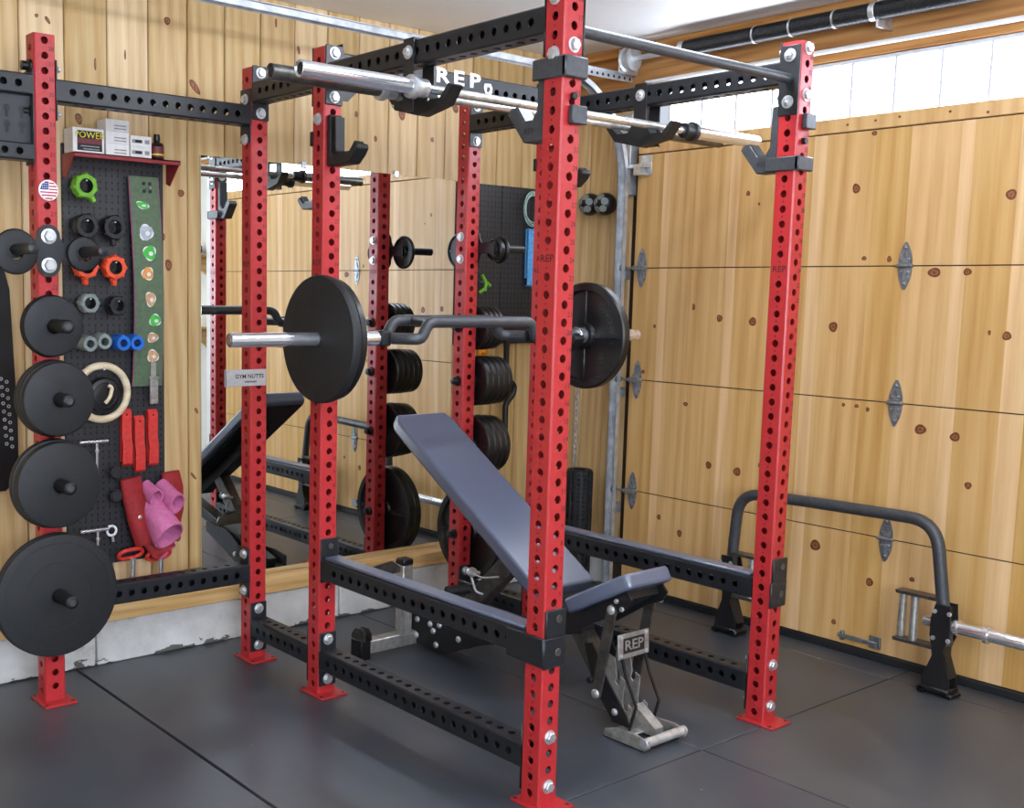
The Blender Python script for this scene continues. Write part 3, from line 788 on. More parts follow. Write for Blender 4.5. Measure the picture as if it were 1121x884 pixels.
hang_x(H2[3], [(.225, .042, 'iron', 'big lettered iron plate low on the right rear post, post side'), (.225, .042, 'iron', 'big lettered iron plate low on the right rear post, outer of two')], gU6)

# ------------------------------------------------------------------ barbells
# multi-grip bar resting on the black hooks of the rear cage posts
YB, ZBAR = 1.03, 1.346
t = root('multi_grip_bar', (.566, YB, ZBAR), 'black multi-grip barbell with chrome sleeves resting across the rack at chest height', 'barbell')
for sgn, c0 in ((-1, .566), (1, .566)):
    X = lambda v: c0+sgn*v
    m = MB(); m.cyl((X(.486), YB, ZBAR), (X(1.036), YB, ZBAR), .025, n=28, c=.003); m.cyl((X(.420), YB, ZBAR), (X(.486), YB, ZBAR), .027, n=28); m.cyl((X(.478), YB, ZBAR), (X(.492), YB, ZBAR), .034, n=28)
    if sgn > 0: m.cyl((1.205, YB, ZBAR), (1.246, YB, ZBAR), .036, n=28)
    m.cyl((X(1.036), YB, ZBAR), (X(1.0375), YB, ZBAR), .012, n=16, mat=1)
    part('sleeve', m, ['chrome', 'bronze'], t)
    m = MB(); m.box(X(.372), X(.42), YB-.03, YB+.03, ZBAR-.028, ZBAR+.028, c=.006)
    part('sleeve_block', m, 'dark', t)
m = MB()
for dy in (-.105, .105):
    m.tube([(.20, YB+dy*.25, ZBAR), (.235, YB+dy*.85, ZBAR), (.272, YB+dy, ZBAR), (.305, YB+dy, ZBAR+.062), (.83, YB+dy, ZBAR+.062), (.862, YB+dy, ZBAR), (.9, YB+dy*.85, ZBAR), (.935, YB+dy*.25, ZBAR)], .0215, bend=.03, n=18)
part('frame_tube', m, 'grey', t)
for hx in (.36, .48, .652, .772):
    m = MB(); sk = .035*(1 if hx < .566 else -1); m.cyl((hx-sk, YB-.1, ZBAR+.062), (hx+sk, YB+.1, ZBAR+.062), .0155, n=16); part('handle', m, 'dark', t)
o = plate('weight_plate', .226, .037, 'flat', 'large flat black plate, outer one on the left sleeve of the multi-grip bar', 'plates on the multi-grip bar'); o.rotation_euler = (0, -PI/2, 0); o.location = (-.085, YB, ZBAR-.0012)
o = plate('weight_plate', .217, .031, 'iron', 'glossy iron plate peeking out behind the large flat plate on the left sleeve', 'plates on the multi-grip bar'); o.rotation_euler = (0, -PI/2, 0); o.location = (-.0525, YB, ZBAR-.0012)
o = plate('weight_plate', .226, .042, 'iron', 'glossy spoked iron plate on the right sleeve before the garage door', 'plates on the multi-grip bar'); o.rotation_euler = (0, -PI/2, 0); o.location = (1.292, YB, ZBAR-.0012)

# two straight barbells on the hangers under the top beams
def barbell(name, y, z, x0, x1, label, mat2):
    t = root(name, ((x0+x1)/2, y, z), label, 'barbell', 'barbells hung under the top beams')
    for sgn, e in ((1, x0), (-1, x1)):
        m = MB(); m.lathe([(.011, .012), (.0195, .004), (.0225, 0), (.025, .002), (.025, .41), (.0255, .412)], axis_frame((e, y, z), (sgn, 0, 0)), 28)
        m.lathe([(.020, .002), (.0, .004)], axis_frame((e+sgn*.004, y, z), (sgn, 0, 0)), 20, 1)
        part('sleeve', m, [mat2, 'dark'], t)
        m = MB(); m.lathe([(.0255, .41), (.036, .412), (.037, .42), (.037, .432), (.030, .436), (.0285, .475), (.02, .48)], axis_frame((e, y, z), (sgn, 0, 0)), 28); part('collar', m, 'zinc' if sgn == 1 else 'dark', t)
    m = MB(); a, b = x0+.47, x1-.47
    m.cyl((a, y, z), (b, y, z), .014, n=20)
    for (p, q) in ((.05, .42), (.60, .75), (.95, 1.25)):
        if a+q < b: m.cyl((a+p, y, z), (a+q, y, z), .0143, n=20, mat=1)
    part('shaft', m, ['chrome', 'steel'], t)
    return t
B1Y, B2Y = .553, .716
barbell('barbell', B1Y, 2.152, -.515, 1.725, 'chrome barbell, nearer of two hung under the top beams', 'chrome')
barbell('barbell', B2Y, 2.166, -.512, 1.70, 'darker barbell, farther of two hung under the top beams', 'darksteel')
def hanger(x0, label, side):
    t = root('bar_hanger', (x0, .635, ZT-.038), label, 'bar hanger', 'black double bar hangers')
    yc = .634
    m = MB()
    F = frame((x0+side*.0415, yc, 0), (0, -1, 0), (0, 0, 1))
    # W-shaped cradle plate seen side on; slots open upward
    poly = [(-.17, 2.165), (-.155, 2.172), (-.125, 2.145), (-.062, 2.119), (-.045, 2.15), (-.02, 2.235), (.02, 2.235), (.03, 2.16), (.062, 2.119), (.103, 2.119), (.14, 2.165), (.155, 2.172), (.162, 2.158), (.118, 2.103), (0.0, 2.066), (-.118, 2.103)]
    poly = [(-.166, 2.168), (-.15, 2.176), (-.108, 2.139), (-.056, 2.139), (-.03, 2.175), (-.028, 2.318), (.028, 2.318), (.03, 2.16), (.056, 2.125), (.108, 2.125), (.15, 2.166), (.166, 2.158), (.12, 2.104), (0., 2.082), (-.12, 2.112)]
    m.prism(poly, -.004, .004, F)
    m.prism([(-.166, 2.168), (-.15, 2.176), (-.108, 2.139), (-.056, 2.139), (-.03, 2.17), (.03, 2.16), (.056, 2.125), (.108, 2.125), (.15, 2.166), (.166, 2.158), (.12, 2.104), (0., 2.082), (-.12, 2.112)], -.022, .022, frame((x0+side*.018, yc, 0), (0, -1, 0), (0, 0, 1)))
    part('cradle', m, 'dark', t)
    m = MB(); m.box(x0-side*.0455, x0+side*.0455, yc-.026, yc+.026, ZT+.0385, ZT+.0445, c=.001); m.box(x0-side*.046, x0-side*.040, yc-.026, yc+.026, 2.09, ZT+.0445, c=.001)
    part('strap', m, 'black', t)
    for sg in (1, -1):
        m = MB(); bolt_geo(m, axis_frame((x0+sg*.0462, yc, ZT), (sg, 0, 0)), r=.013, h=.012); part('bolt', m, 'zinc', t)
    for dy, dz in ((0, 2.10), (-.09, 2.118), (.09, 2.118)):
        m = MB(); m.lathe([(.005, 0), (.005, .002), (.003, .003)], frame((x0-.0345, yc+dy, dz), (0, -1, 0), (0, 0, 1)), 8); part('screw', m, 'zinc', t)
    return t
hanger(0, 'black double bar hanger clamped on the left top beam', 1)
hanger(W, 'black double bar hanger clamped on the right top beam, before the bright window', -1)

# ------------------------------------------------------------------ hooks and safeties on the rack
def jcup_grey(x0, bandtop, label, side):
    t = root('j_cup', (x0, 0, 1.95), label, 'J-cup', 'grey J-cups on the front posts')
    m = MB(); F = frame((x0-.028, 0, 0), (0, -1, 0), (0, 0, 1))    # local x = -y
    y0 = -.0395
    poly = [(-.042, 2.168), (-.066, 2.168), (-.070, 2.03), (-.088, 2.004), (-.118, 2.004), (-.15, 2.046), (-.178, 2.046), (-.188, 2.030), (-.12, 1.945), (-.042, 1.945)]
    m.prism(poly, -.056, 0, F)
    part('hook', m, 'grey', t, bev=.004)
    m = MB(); m.prism([(-.0665, 2.165), (-.0685, 2.165), (-.0725, 2.032), (-.089, 2.0065), (-.117, 2.0065), (-.149, 2.0485), (-.176, 2.0485), (-.176, 2.0465), (-.15, 2.0462), (-.118, 2.0042), (-.088, 2.0042), (-.0702, 2.03)],  -.052, -.004, F); part('liner', m, 'plastic', t)
    zb = 2.108 if bandtop else 1.946
    m = MB(); z0, z1 = (zb, zb+.058) if bandtop else (zb, zb+.048)
    sd = -1
    m.box(x0-.048, x0-.0392, -.056, .075, z0, z1, c=.004); m.box(x0-.048, x0+.045, -.056, -.0392, z0, z1, c=.004)
    part('band', m, 'grey', t)
    m = MB(); z2 = 1.985 if bandtop else 2.085
    m.box(x0-.016, x0+.045, -.058, -.0392, z2, z2+.05, c=.003); part('keeper_block', m, 'grey', t)
    m = MB(); zc = 2.06 if bandtop else 2.045; m.cyl((x0, -.0392, zc), (x0, -.052, zc), .0105, n=14); part('pin', m, 'dark', t)
    m = MB(); m.text('REP', .024, frame((x0-.0285, .098, 1.975), (0, -1, 0), (0, 0, 1)), 0); part('logo_mark', m, 'ink', t)
jcup_grey(0, True, 'grey J-cup near the top of the nearest red post', 1)
jcup_grey(W, False, 'grey J-cup near the top of the right front red post', 1)
def jcup_black(x0, y0, zb, label, sgn=1):
    t = root('j_cup', (x0, y0, zb), label, 'J-cup', 'black J-cups on the rear cage posts')
    F = frame((x0, y0, zb), (0, -1, 0), (0, 0, 1)); w = .0275
    m = MB(); m.prism([(.0005, .0), (.13, .0), (.165, .028), (.182, .05), (.178, .064), (.162, .068), (.128, .036), (.04, .036), (.022, .05), (.022, .178), (.0005, .178)], -w, w, F); part('hook', m, 'dark', t, bev=.005)
    m = MB(); m.prism([(.0222, .172), (.044, .168), (.046, .052), (.058, .044), (.126, .043), (.158, .075), (.162, .0685), (.128, .0362), (.04, .0362), (.0222, .05)], -w*.7, w*.7, F); part('liner', m, 'plastic', t)
    m = MB()
    for dz in (.165, .02): m.cyl(F @ Vector((.022, dz, 0)), F @ Vector((.026, dz, 0)), .006, n=10)
    part('screw', m, 'zinc', t)
    m = MB(); m.box(x0-.0445, x0-.0388, y0+.066, y0+.0815, zb+.075, zb+.125, c=.001); m.box(x0-.0445, x0+.01, y0+.0772, y0+.0815, zb+.075, zb+.125, c=.001); part('side_plate', m, 'dark', t)
y0 = D-HY
jcup_black(0, y0-.0005, 1.957, 'black empty J-cup high on the left rear cage post, curled toward the viewer')
jcup_black(W, y0-.0005, 1.957, 'black J-cup high on the hidden right rear cage post, tip behind nearest post')
# the pair that carries the multi-grip bar
for xx, lb in ((0, 'black J-cup behind the large plate, under the multi-grip bar left sleeve'), (W, 'black J-cup behind the nearest post, under the multi-grip bar right sleeve')):
    jcup_black(xx, y0-.0005, 1.2845, lb)
def safety(x0, sgn, label):
    t = root('safety_arm', (x0, .57, .46), label, 'safety arm', 'black safety arms across the cage')
    z = .488; y1, y0_ = D-HY-.0025-.006, .0392
    m = MB(); L = y1-y0_
    M = Matrix(((-1, 0, 0, x0), (0, 0, 1, y0_), (0, 1, 0, z), (0, 0, 0, 1)))
    n = int((L-.1)/.0508)
    hs = [.07+.0508*k for k in range(n)]
    M = Matrix(((1, 0, 0, x0), (0, 0, 1, y0_), (0, 1, 0, z), (0, 0, 0, 1)))
    m.perf(L, {'-x': hs, '+x': hs}, M)
    part('arm_tube', m, 'black', t)
    m = MB(); m.box(x0-.031, x0+.031, y0_+.012, y1-.012, z+.0382, z+.05, c=.004); part('wear_strip', m, 'strip', t)
    m = MB(); xa = x0-sgn*.0445
    m.box(xa-.0045, xa+.0045, -.046, .11, z-.052, z+.036, c=.003)
    m.box(x0-.0455, x0+.0455, -.0475, -.0392, z-.058, z+.034, c=.003); m.box(x0-.039, x0+.0455, -.0475, -.0392, z+.0342, z+.118, c=.003)
    br = part('front_bracket', m, 'black', t)
    m = MB()
    for dz in (.088, -.012): m.cyl((x0+.012, -.0476, z+dz), (x0+.012, -.0506, z+dz), .012, n=16)
    part('pin', m, 'darksteel', t)
    m = MB(); m.box(x0-.0375, x0+.041, y1+.0003, y1+.006, z-.05, z+.115, c=.002); rb = part('rear_bracket', m, 'black', t)
    m = MB(); m.cyl((x0+.005, y1, z+.085), (x0+.005, y1-.004, z+.085), .011, n=16); part('pin', m, 'darksteel', t)
safety(0, 1, 'black perforated safety arm at knee height on the left side of the cage')
safety(W, -1, 'black perforated safety arm at knee height on the right side, nearer the garage door')
# magnetic name plate on the left rear post, flag badge on the outer post
t = root('name_plate', (-.06, RY-HY, 1.167), 'small brushed metal name plate stuck across the left rear red post', 'name plate')
m = MB(); m.box(-.146, .031, RY-HY-.006, RY-HY-.0006, 1.134, 1.2, c=.001); m.box(-.152, -.146, RY-HY-.008, RY-HY+.012, 1.132, 1.2, c=.001); part('plate', m, 'satin', t)
m = MB(); m.text('GYM NUTTS', .0225, FY((-.047, RY-HY-.006, 1.172)), 0, sx=1.05, bold=.02)
for k in range(9): m.box(-.068+.006*k, -.064+.006*k, RY-HY-.0066, RY-HY-.0061, 1.148, 1.154, c=0)
part('lettering', m, 'ink', t)
t = root('flag_badge', (XL+.002, RY-HY, 1.845), 'round stars and stripes flag badge on the left outer post', 'badge')
F = FY((XL+.004, RY-HY-.0005, 1.845)); R_ = .0355
m = MB(); m.lathe([(.034, 0), (R_, .002), (R_, .004), (.033, .0055)], F, 28); part('disc', m, 'decal', t)
m = MB()
for k in range(6):
    z = -.028+k*.0105; h = .0024
    w_ = math.sqrt(max(1e-6, .031**2-z*z)); xa = -w_ if z < .0 else .002
    m.prism([(xa, z-h), (w_, z-h), (w_, z+h), (xa, z+h)], .0056, .0062, F)
part('stripe', m, 'flagred', t)
m = MB(); m.prism([(-.031, .002), (0, .002), (0, .03), (-.012, .03), (-.024, .02)], .0056, .0066, F); part('canton', m, 'bluepad', t)
m = MB()
for i in range(3):
    for j in range(4): m.disc(.0017, .0017, F @ Matrix.Translation((-.022+.0062*j, .008+.0075*i, 0)), 0, 6, .0069)
part('star', m, 'decal', t)
#PART2
# ------------------------------------------------------------------ bench
XB = .69
t = root('weight_bench', (XB, .75, 0), 'black padded adjustable bench on a stainless frame, set to incline inside the rack', 'bench')
FB = frame((XB, .545, .447), (1, 0, 0), (0, .845, .535))
m = MB(); Lb = 1.045
m.prism([(-.148, 0), (.148, 0), (.150, .04), (.150, Lb-.05), (.13, Lb), (-.13, Lb), (-.150, Lb-.05), (-.150, .04)], -.058, 0, FB)
part('back_pad', m, 'vinyl', t, bev=.012)
m = MB(); m.prism([(-.125, .02), (.125, .02), (.125, Lb-.04), (-.125, Lb-.04)], -.066, -.0585, FB); m.box(-.035, .035, .05, .80, -.125, -.066, c=.004, M=FB)
part('back_frame', m, 'dark', t)
FS = frame((XB, .43, .443), (-1, 0, 0), (0, -.871, .492))
m = MB(); m.prism([(-.15, 0), (.15, 0), (.148, .05), (.12, .265), (.105, .285), (-.105, .285), (-.12, .265), (-.148, .05)], -.055, 0, FS)
part('seat_pad', m, 'vinyl', t, bev=.011)
SX = lambda x: Matrix(((0, 0, 1, x), (1, 0, 0, 0), (0, 1, 0, 0), (0, 0, 0, 1)))     # 2D (y,z) profile at x
m = MB(); prof = [(.50, .385), (.43, .385), (.19, .518), (.165, .49), (.185, .455), (.25, .425), (.41, .318), (.49, .345)]
for xa in (XB-.098, XB+.09): m.prism(prof, 0, .008, SX(xa))
m.prism([(.47, .375), (.21, .505), (.20, .48), (.40, .345)], 0, .18, SX(XB-.09))
hs_ = part('seat_carriage', m, 'dark', t)
for (y, z) in ((.225, .475), (.2, .452)):
    for xa, d in ((XB-.098, -1), (XB+.098, 1)): m = MB(); bolt_geo(m, axis_frame((xa, y, z), (d, 0, 0)), r=.009, h=.008, washer=False); part('screw', m, 'zinc', hs_)
def flat_link(m, x, a, b, w, th):
    a, b = Vector(a), Vector(b); d = (b-a).normalized(); n_ = Vector((-d.y, d.x)); pl = []
    for c_, s0 in ((a, 90), (b, -90)):
        for k in range(7):
            an = math.radians(s0+30*k); v = d*math.cos(an)+n_*math.sin(an); pl.append(tuple(c_+v*w/2))
    m.prism(pl, 0, th, SX(x))
for xa in (XB-.106, XB+.098):
    m = MB(); flat_link(m, xa, (.245, .44), (.30, .125), .04, .008); lk = part('seat_link', m, 'darksteel', t)
    for (y, z) in ((.245, .44), (.30, .125)):
        sx_ = -1 if xa < XB else 1
        m = MB(); m.lathe([(.0165, 0), (.0165, .004), (.012, .009), (.004, .0105)], axis_frame((xa if sx_ < 0 else xa+.008, y, z), (sx_, 0, 0)), 18); part('pivot_bolt', m, 'zinc', lk)
m = MB(); FBG = frame((XB, .232, .304), (1, 0, 0), (0, .06, 1))
m.prism([(-.082, -.044), (.082, -.044), (.082, .044), (-.082, .044)], 0, .006, FBG); bg = part('badge_plate', m, 'steel', t, bev=.004)
m = MB()
m.prism([(-.056, -.026), (.056, -.026), (.056, .028), (-.056, .028)], .0061, .0064, FBG, 0); m.text('REP', .05, FBG, 1, sx=1.25, lift=.0069, bold=.02); part('logo', m, ['ink', 'steel'], bg)
for sx_ in (-.068, .068):
    for sy_ in (-.033, .033): m = MB(); m.lathe([(.007, .006), (.007, .009), (.003, .0105)], FBG @ Matrix.Translation((sx_, sy_, 0)), 12); part('screw', m, 'zinc', bg)
m = MB()
a, b = Vector((XB, .50, .335)), Vector((XB, .255, .03)); Mx = axis_frame(a, b-a)
r_ = Vector((1, 0, 0)); d_ = (b-a).normalized(); Mx = frame(a, r_, d_.cross(r_)); L_ = (b-a).length
m.box(-.034, .034, -.03, .03, 0, L_, c=.004, M=Matrix(((1, 0, 0, a.x), (0, d_.z, d_.y, a.y), (0, -d_.y, d_.z, a.z), (0, 0, 0, 1))))
part('front_post', m, 'darksteel', t)
m = MB()
for xa in (XB-.052, XB+.046): m.prism([(.41, .27), (.36, .13), (.265, .022), (.185, .022), (.205, .06), (.30, .17), (.375, .28)], 0, .006, SX(xa))
psp = part('post_side_plate', m, 'dark', t)
for (y, z) in ((.345, .145), (.255, .06), (.335, .105)): m = MB(); m.lathe([(.0125, 0), (.0125, .004), (.008, .008), (.003, .009)], axis_frame((XB-.052, y, z), (-1, 0, 0)), 14); part('plate_bolt', m, 'zinc', psp)
m = MB()   # ladder plates with open hooks
for xa in (XB-.044, XB+.038):
    m.prism([(.335, .265), (.275, .25), (.262, .19), (.268, .165), (.256, .155), (.244, .17), (.246, .19), (.226, .18), (.232, .10), (.226, .075), (.214, .07), (.204, .085), (.206, .10), (.19, .09), (.198, .03), (.25, .03), (.30, .12), (.34, .2)], 0, .006, SX(xa))
part('ladder_plate', m, 'steel', t)
for xa in (XB-.066, XB+.056):
    m = MB(); m.sheet([(.225, .262), (.205, .205), (.155, .112), (.18, .02)], .010, .006, SX(xa+.005)); part('bent_bracket', m, 'dark', t)
m = MB(); m.cyl((XB-.11, .33, .165), (XB+.11, .33, .165), .012); m.cyl((XB+.05, .30, .165), (XB+.115, .30, .165), .019); part('cross_pin', m, 'dark', t)
m = MB(); m.prism([(.195, .10), (.10, .04), (.10, .012), (.24, .012)], -.022, .022, SX(XB)); part('foot_gusset', m, 'steel', t)
m = MB()
XF = .652
for xa in (XF-.1, XF+.092):
    m.prism([(.225, .006), (.225, .03), (.185, .045), (.085, .05), (.036, .042), (.032, .022), (.05, .006)], 0, .008, SX(xa))
m.box(XF-.1, XF+.1, .15, .23, .010, .018, c=.002)
ft = part('front_foot', m, 'steel', t)
m = MB(); m.cyl((XF-.104, .052, .032), (XF+.112, .052, .032), .0165, n=22); part('handle_roller', m, 'zinc', ft)
m = MB(); m.box(XF-.1, XF+.1, .06, .23, 0, .0058, c=.001); part('rubber_sole', m, 'rubber', ft)
m = MB(); m.box(XB-.31, XB+.31, 1.352, 1.408, .02, .076, c=.004); rc = part('rear_crossbar', m, 'steel', t)
for sx_ in (-1, 1):
    xa = XB+sx_*.335
    m = MB(); m.box(xa-.026, xa+.026, 1.343, 1.417, 0, .085, c=.004); part('end_cap', m, 'plastic', rc)
    m = MB(); m.prism([(-.05, .085), (.04, .085), (.04, .1), (.015, .13), (-.03, .135), (-.05, .115)], 0, .006, SX(xa-.02) @ Matrix.Translation((1.38, 0, 0))); m.prism([(-.05, .085), (.04, .085), (.04, .1), (.015, .13), (-.03, .135), (-.05, .115)], 0, .006, SX(xa+.014) @ Matrix.Translation((1.38, 0, 0))); m.cyl((xa-.014, 1.375, .108), (xa+.014, 1.375, .108), .02, mat=1); part('wheel_fork', m, ['darksteel', 'plastic'], rc)
    if sx_ > 0: continue
    xp = XB+sx_*.125
    m = MB(); m.box(xp-.026, xp+.026, 1.335, 1.387, .07, .375, c=.003); ps = part('stand_post', m, 'steel', t)
    m = MB(); m.box(xp-.029, xp+.029, 1.332, 1.39, .375, .402, c=.006); part('post_cap', m, 'plastic', ps)
    m = MB(); m.prism([(sx_*.0, .37), (sx_*.045, .40), (sx_*.165, .385), (sx_*.178, .36), (sx_*.172, .338), (sx_*.0, .345)], -.003, .003, frame((xp+sx_*.026, 1.36, 0), (1, 0, 0), (0, 0, 1))); part('post_tab', m, 'darksteel', ps)
m = MB()
for xa in (XB-.06, XB+.052): m.prism([(1.40, .025), (1.40, .15), (1.30, .165), (1.12, .16), (.98, .225), (.76, .235), (.76, .18), (1.0, .10), (1.16, .025)], 0, .008, SX(xa))
fg = part('frame_gusset', m, 'dark', t)
for (y, z) in ((1.35, .06), (1.345, .13), (1.26, .13), (1.24, .105), (1.2, .14), (1.22, .05), (1.08, .11)):
    m = MB(); m.lathe([(.0135, 0), (.0135, .004), (.009, .009), (.003, .010)], axis_frame((XB-.06, y, z), (-1, 0, 0)), 14); part('frame_bolt', m, 'zinc', fg)
def yz_tube(a, b, w, h, mat, name, par):
    a, b = Vector((XB, *a)), Vector((XB, *b)); d = (b-a).normalized(); L = (b-a).length; m = MB()
    m.box(-w/2, w/2, -h/2, h/2, 0, L, c=.004, M=Matrix(((1, 0, 0, a.x), (0, d.z, d.y, a.y), (0, -d.y, d.z, a.z), (0, 0, 0, 1)))); return part(name, m, mat, par)
yz_tube((1.34, .10), (.44, .32), .07, .06, 'dark', 'main_beam', t)
st_ = yz_tube((1.10, .215), (.80, .515), .062, .075, 'darksteel', 'back_strut', t)
m = MB(); m.lathe([(.008, 0), (.008, .02), (.017, .026), (.021, .042), (.014, .058), (.0, .062)], axis_frame((XB-.031, 1.0, .40), (-1, 0, .25)), 18); part('pop_pin', m, 'zinc', st_)
m = MB(); m.cyl((XB-.03, 1.06, .322), (XB-.13, 1.085, .322), .019, n=18); part('hand_grip', m, 'rubber', st_)
m = MB(); m.tube([(XB-.075, 1.0, .41), (XB-.06, .95, .395), (XB-.035, .88, .41)], .004, bend=.02, n=8); m.tube([(XB-.06, 1.02, .40), (XB-.06, .985, .33), (XB-.034, .97, .32)], .005, bend=.02, n=8); part('release_wire', m, 'zinc', st_)

# ------------------------------------------------------------------ open trap bar against the door
XT = 1.95
t = root('trap_bar', (XT, .25, 0), 'black open trap bar standing upright against the garage door', 'barbell')
m = MB(); m.tube([(XT, .722, .20), (XT, .715, .40), (XT, .695, .652), (XT, .3, .664), (XT, -.19, .672), (XT, -.262, .20)], .0245, bend=.11, n=20, seg=10)
part('frame_tube', m, 'grey', t)
for sg, yc in ((1, .725), (-1, -.255)):
    # hub plates and flared foot
    m = MB(); F = SX(XT-.030)
    o_ = lambda pl: [(yc+sg*a, b) for a, b in pl]
    for xx in (XT-.034, XT+.026): m.prism(o_([(-.03, .36), (.025, .36), (.03, .30), (.03, .235), (.012, .19), (.012, .155), (.04, .075), (.045, .03), (-.065, .03), (-.065, .06), (-.03, .155), (-.035, .19), (-.045, .235), (-.045, .3)]), 0, .008, SX(xx))
    m.prism(o_([(-.018, .35), (.018, .35), (.012, .17), (.04, .075), (-.07, .06), (-.025, .16)]), -.026, .026, SX(XT))
    part('foot_bracket', m, 'dark', t)
    m = MB(); m.box(XT-.045, XT+.045, yc+sg*.045, yc-sg*.07, .012, .034, c=.005); m.box(XT-.045, XT+.045, yc-sg*.045, yc-sg*.078, 0, .03, c=.006); m.box(XT-.04, XT+.04, yc+sg*.03, yc+sg*.06, 0, .02, c=.005)
    part('rubber_foot', m, 'plastic', t)
    m = MB(); p = Vector((XT, yc+sg*.0, .277)); d = Vector((0, sg, 0))
    L = .42 if sg < 0 else .42
    m.lathe([(.0, -.085), (.02, -.083), (.02, .03), (.031, .032), (.031, .05), (.0245, .052), (.0245, .145), (.033, .147), (.033, .163), (.0248, .165), (.0248, .165+L), (.021, .17+L)], axis_frame(p, d), 28)
    part('sleeve', m, 'chrome', t)
    m = MB()
    for (dy, dz) in ((.028, .055), (-.028, .055), (.028, -.05), (-.03, -.05)): m = MB(); bolt_geo(m, axis_frame((XT-.034, yc+dy, .277+dz), (-1, 0, 0)), r=.009, h=.008, washer=False); part('hub_bolt', m, 'zinc', t)
    yo = yc-sg*.045
    for zz in (.374, .182): m = MB(); m.prism([(yo+sg*.03, zz-.006), (yo-sg*.145, zz-.006), (yo-sg*.15, zz+.006), (yo+sg*.03, zz+.006)], -.03, .03, SX(XT)); hb = part('handle_bracket', m, 'darksteel', t)
    for dy in (.075, .135):
        m = MB(); m.cyl((XT-(.012 if dy < .1 else -.012), yo-sg*dy, .188), (XT-(.012 if dy < .1 else -.012), yo-sg*dy, .368), .0155, n=18); part('grip_handle', m, 'steel', t)

# ------------------------------------------------------------------ left pegboard and what hangs on it
PY_ = 1.984
m = MB(); m.box(-.656, -.232, PY_, 1.9985, .395, 2.06, c=.001)
solo('pegboard', m, 'peg', (-.44, PY_, 1.2), 'tall black slotted pegboard panel on the wood wall, left of the mirror', 'pegboard')
t = root('wall_shelf', (-.43, 1.93, 2.02), 'dark red metal shelf on top of the left pegboard', 'shelf')
m = MB(); m.box(-.655, -.215, 1.862, PY_-.001, 2.012, 2.018, c=.001); m.box(-.655, -.215, 1.862, 1.866, 2.0, 2.018, c=.001); part('board', m, 'shelfred', t)
for xa in (-.655, -.219):
    m = MB(); m.prism([(1.864, 2.012), (PY_-.001, 2.012), (PY_-.001, 1.935), (PY_-.03, 1.925)], 0, .004, SX(xa)); part('shelf_bracket', m, 'shelfred', t)
ZS = 2.0185
def carton(name, x0, x1, z0, z1, y0, y1, label, group, deco):
    t = root(name, ((x0+x1)/2, (y0+y1)/2, z0), label, 'box', group)
    m = MB(); m.box(x0, x1, y0, y1, z0, z1, c=.001); part('carton', m, 'card', t)
    m = MB(); F = FY(((x0+x1)/2, y0, (z0+z1)/2)); deco(m, F, (x1-x0)/2, (z1-z0)/2); part('print', m, ['ink', 'yellow', 'greyink', 'maroon'], t)
def d1(m, F, w, h):
    m.prism([(-w*.72, -h*.82), (w*.88, -h*.82), (w*.88, h*.78), (-w*.72, h*.78)], .0002, .0005, F, 0); m.prism([(-w*.7, -h*.25), (w*.86, -h*.25), (w*.86, h*.15), (-w*.7, h*.15)], .0005, .0007, F, 3)
    m.text('POWER', h*.75, F @ Matrix.Translation((w*.08, h*.42, 0)), 1, lift=.0012)
    for k in range(2): m.prism([(-w*.5+k*.01, -h*(.42+.22*k)), (w*.7, -h*(.42+.22*k)), (w*.7, -h*(.5+.22*k)), (-w*.5+k*.01, -h*(.5+.22*k))], .0007, .001, F, 2)
def d2(m, F, w, h):
    for k in range(2): m.prism([(-w*.3, h*(.1-.5*k)), (w*.75, h*(.1-.5*k)), (w*.75, h*(-.12-.5*k)), (-w*.3, h*(-.12-.5*k))], .0002, .0005, F, 2)
def d3(m, F, w, h):
    m.prism([(-w*.85, -h*.35), (w*.15, -h*.35), (w*.15, h*.3), (-w*.85, h*.3)], .0002, .0004, F, 2); m.prism([(-w*.55, -h*.28), (w*.05, -h*.28), (w*.05, h*.24), (-w*.55, h*.24)], .0004, .0006, F, 0)
    m.prism([(w*.35, -h*.4), (w*.8, -h*.4), (w*.8, h*.35), (w*.35, h*.35)], .0002, .0004, F, 2)
carton('small_box', -.652, -.528, ZS, ZS+.092, 1.885, 1.97, 'white box with black and yellow label on the red shelf, leftmost', None, d1)
for k, w_ in enumerate(('bottom', 'middle', 'top')):
    carton('small_box', -.520, -.424, ZS+.0455*k, ZS+.0455*k+.045, 1.885, 1.97, 'plain white box, %s of the stack of three on the red shelf' % w_, 'white boxes on the red shelf', d2)
for k, w_ in enumerate(('lower', 'upper')):
    carton('small_box', -.419, -.330, ZS+.042*k, ZS+.042*k+.0415, 1.885, 1.97, 'flat white box, %s of the stack of two beside the dark bottle' % w_, 'white boxes on the red shelf', d3)
t = root('bottle', (-.29, 1.92, ZS), 'small dark dropper bottle with black cap at the right end of the red shelf', 'bottle')
F = Matrix.Translation((-.29, 1.92, ZS))
m = MB(); m.lathe([(0, 0), (.026, 0), (.028, .003), (.028, .055), (.024, .066), (.011, .072), (.011, .078)], F, 24); part('glass', m, 'amber', t)
m = MB(); m.lathe([(.0284, .012), (.0284, .052)], F, 24); m.lathe([(.0287, .018), (.0287, .024)], F, 24, 1); part('label_band', m, ['maroon', 'yellow'], t)
m = MB(); m.lathe([(.0125, .074), (.0135, .076), (.0125, .1), (.009, .102)], F, 16); part('cap', m, 'plastic', t)

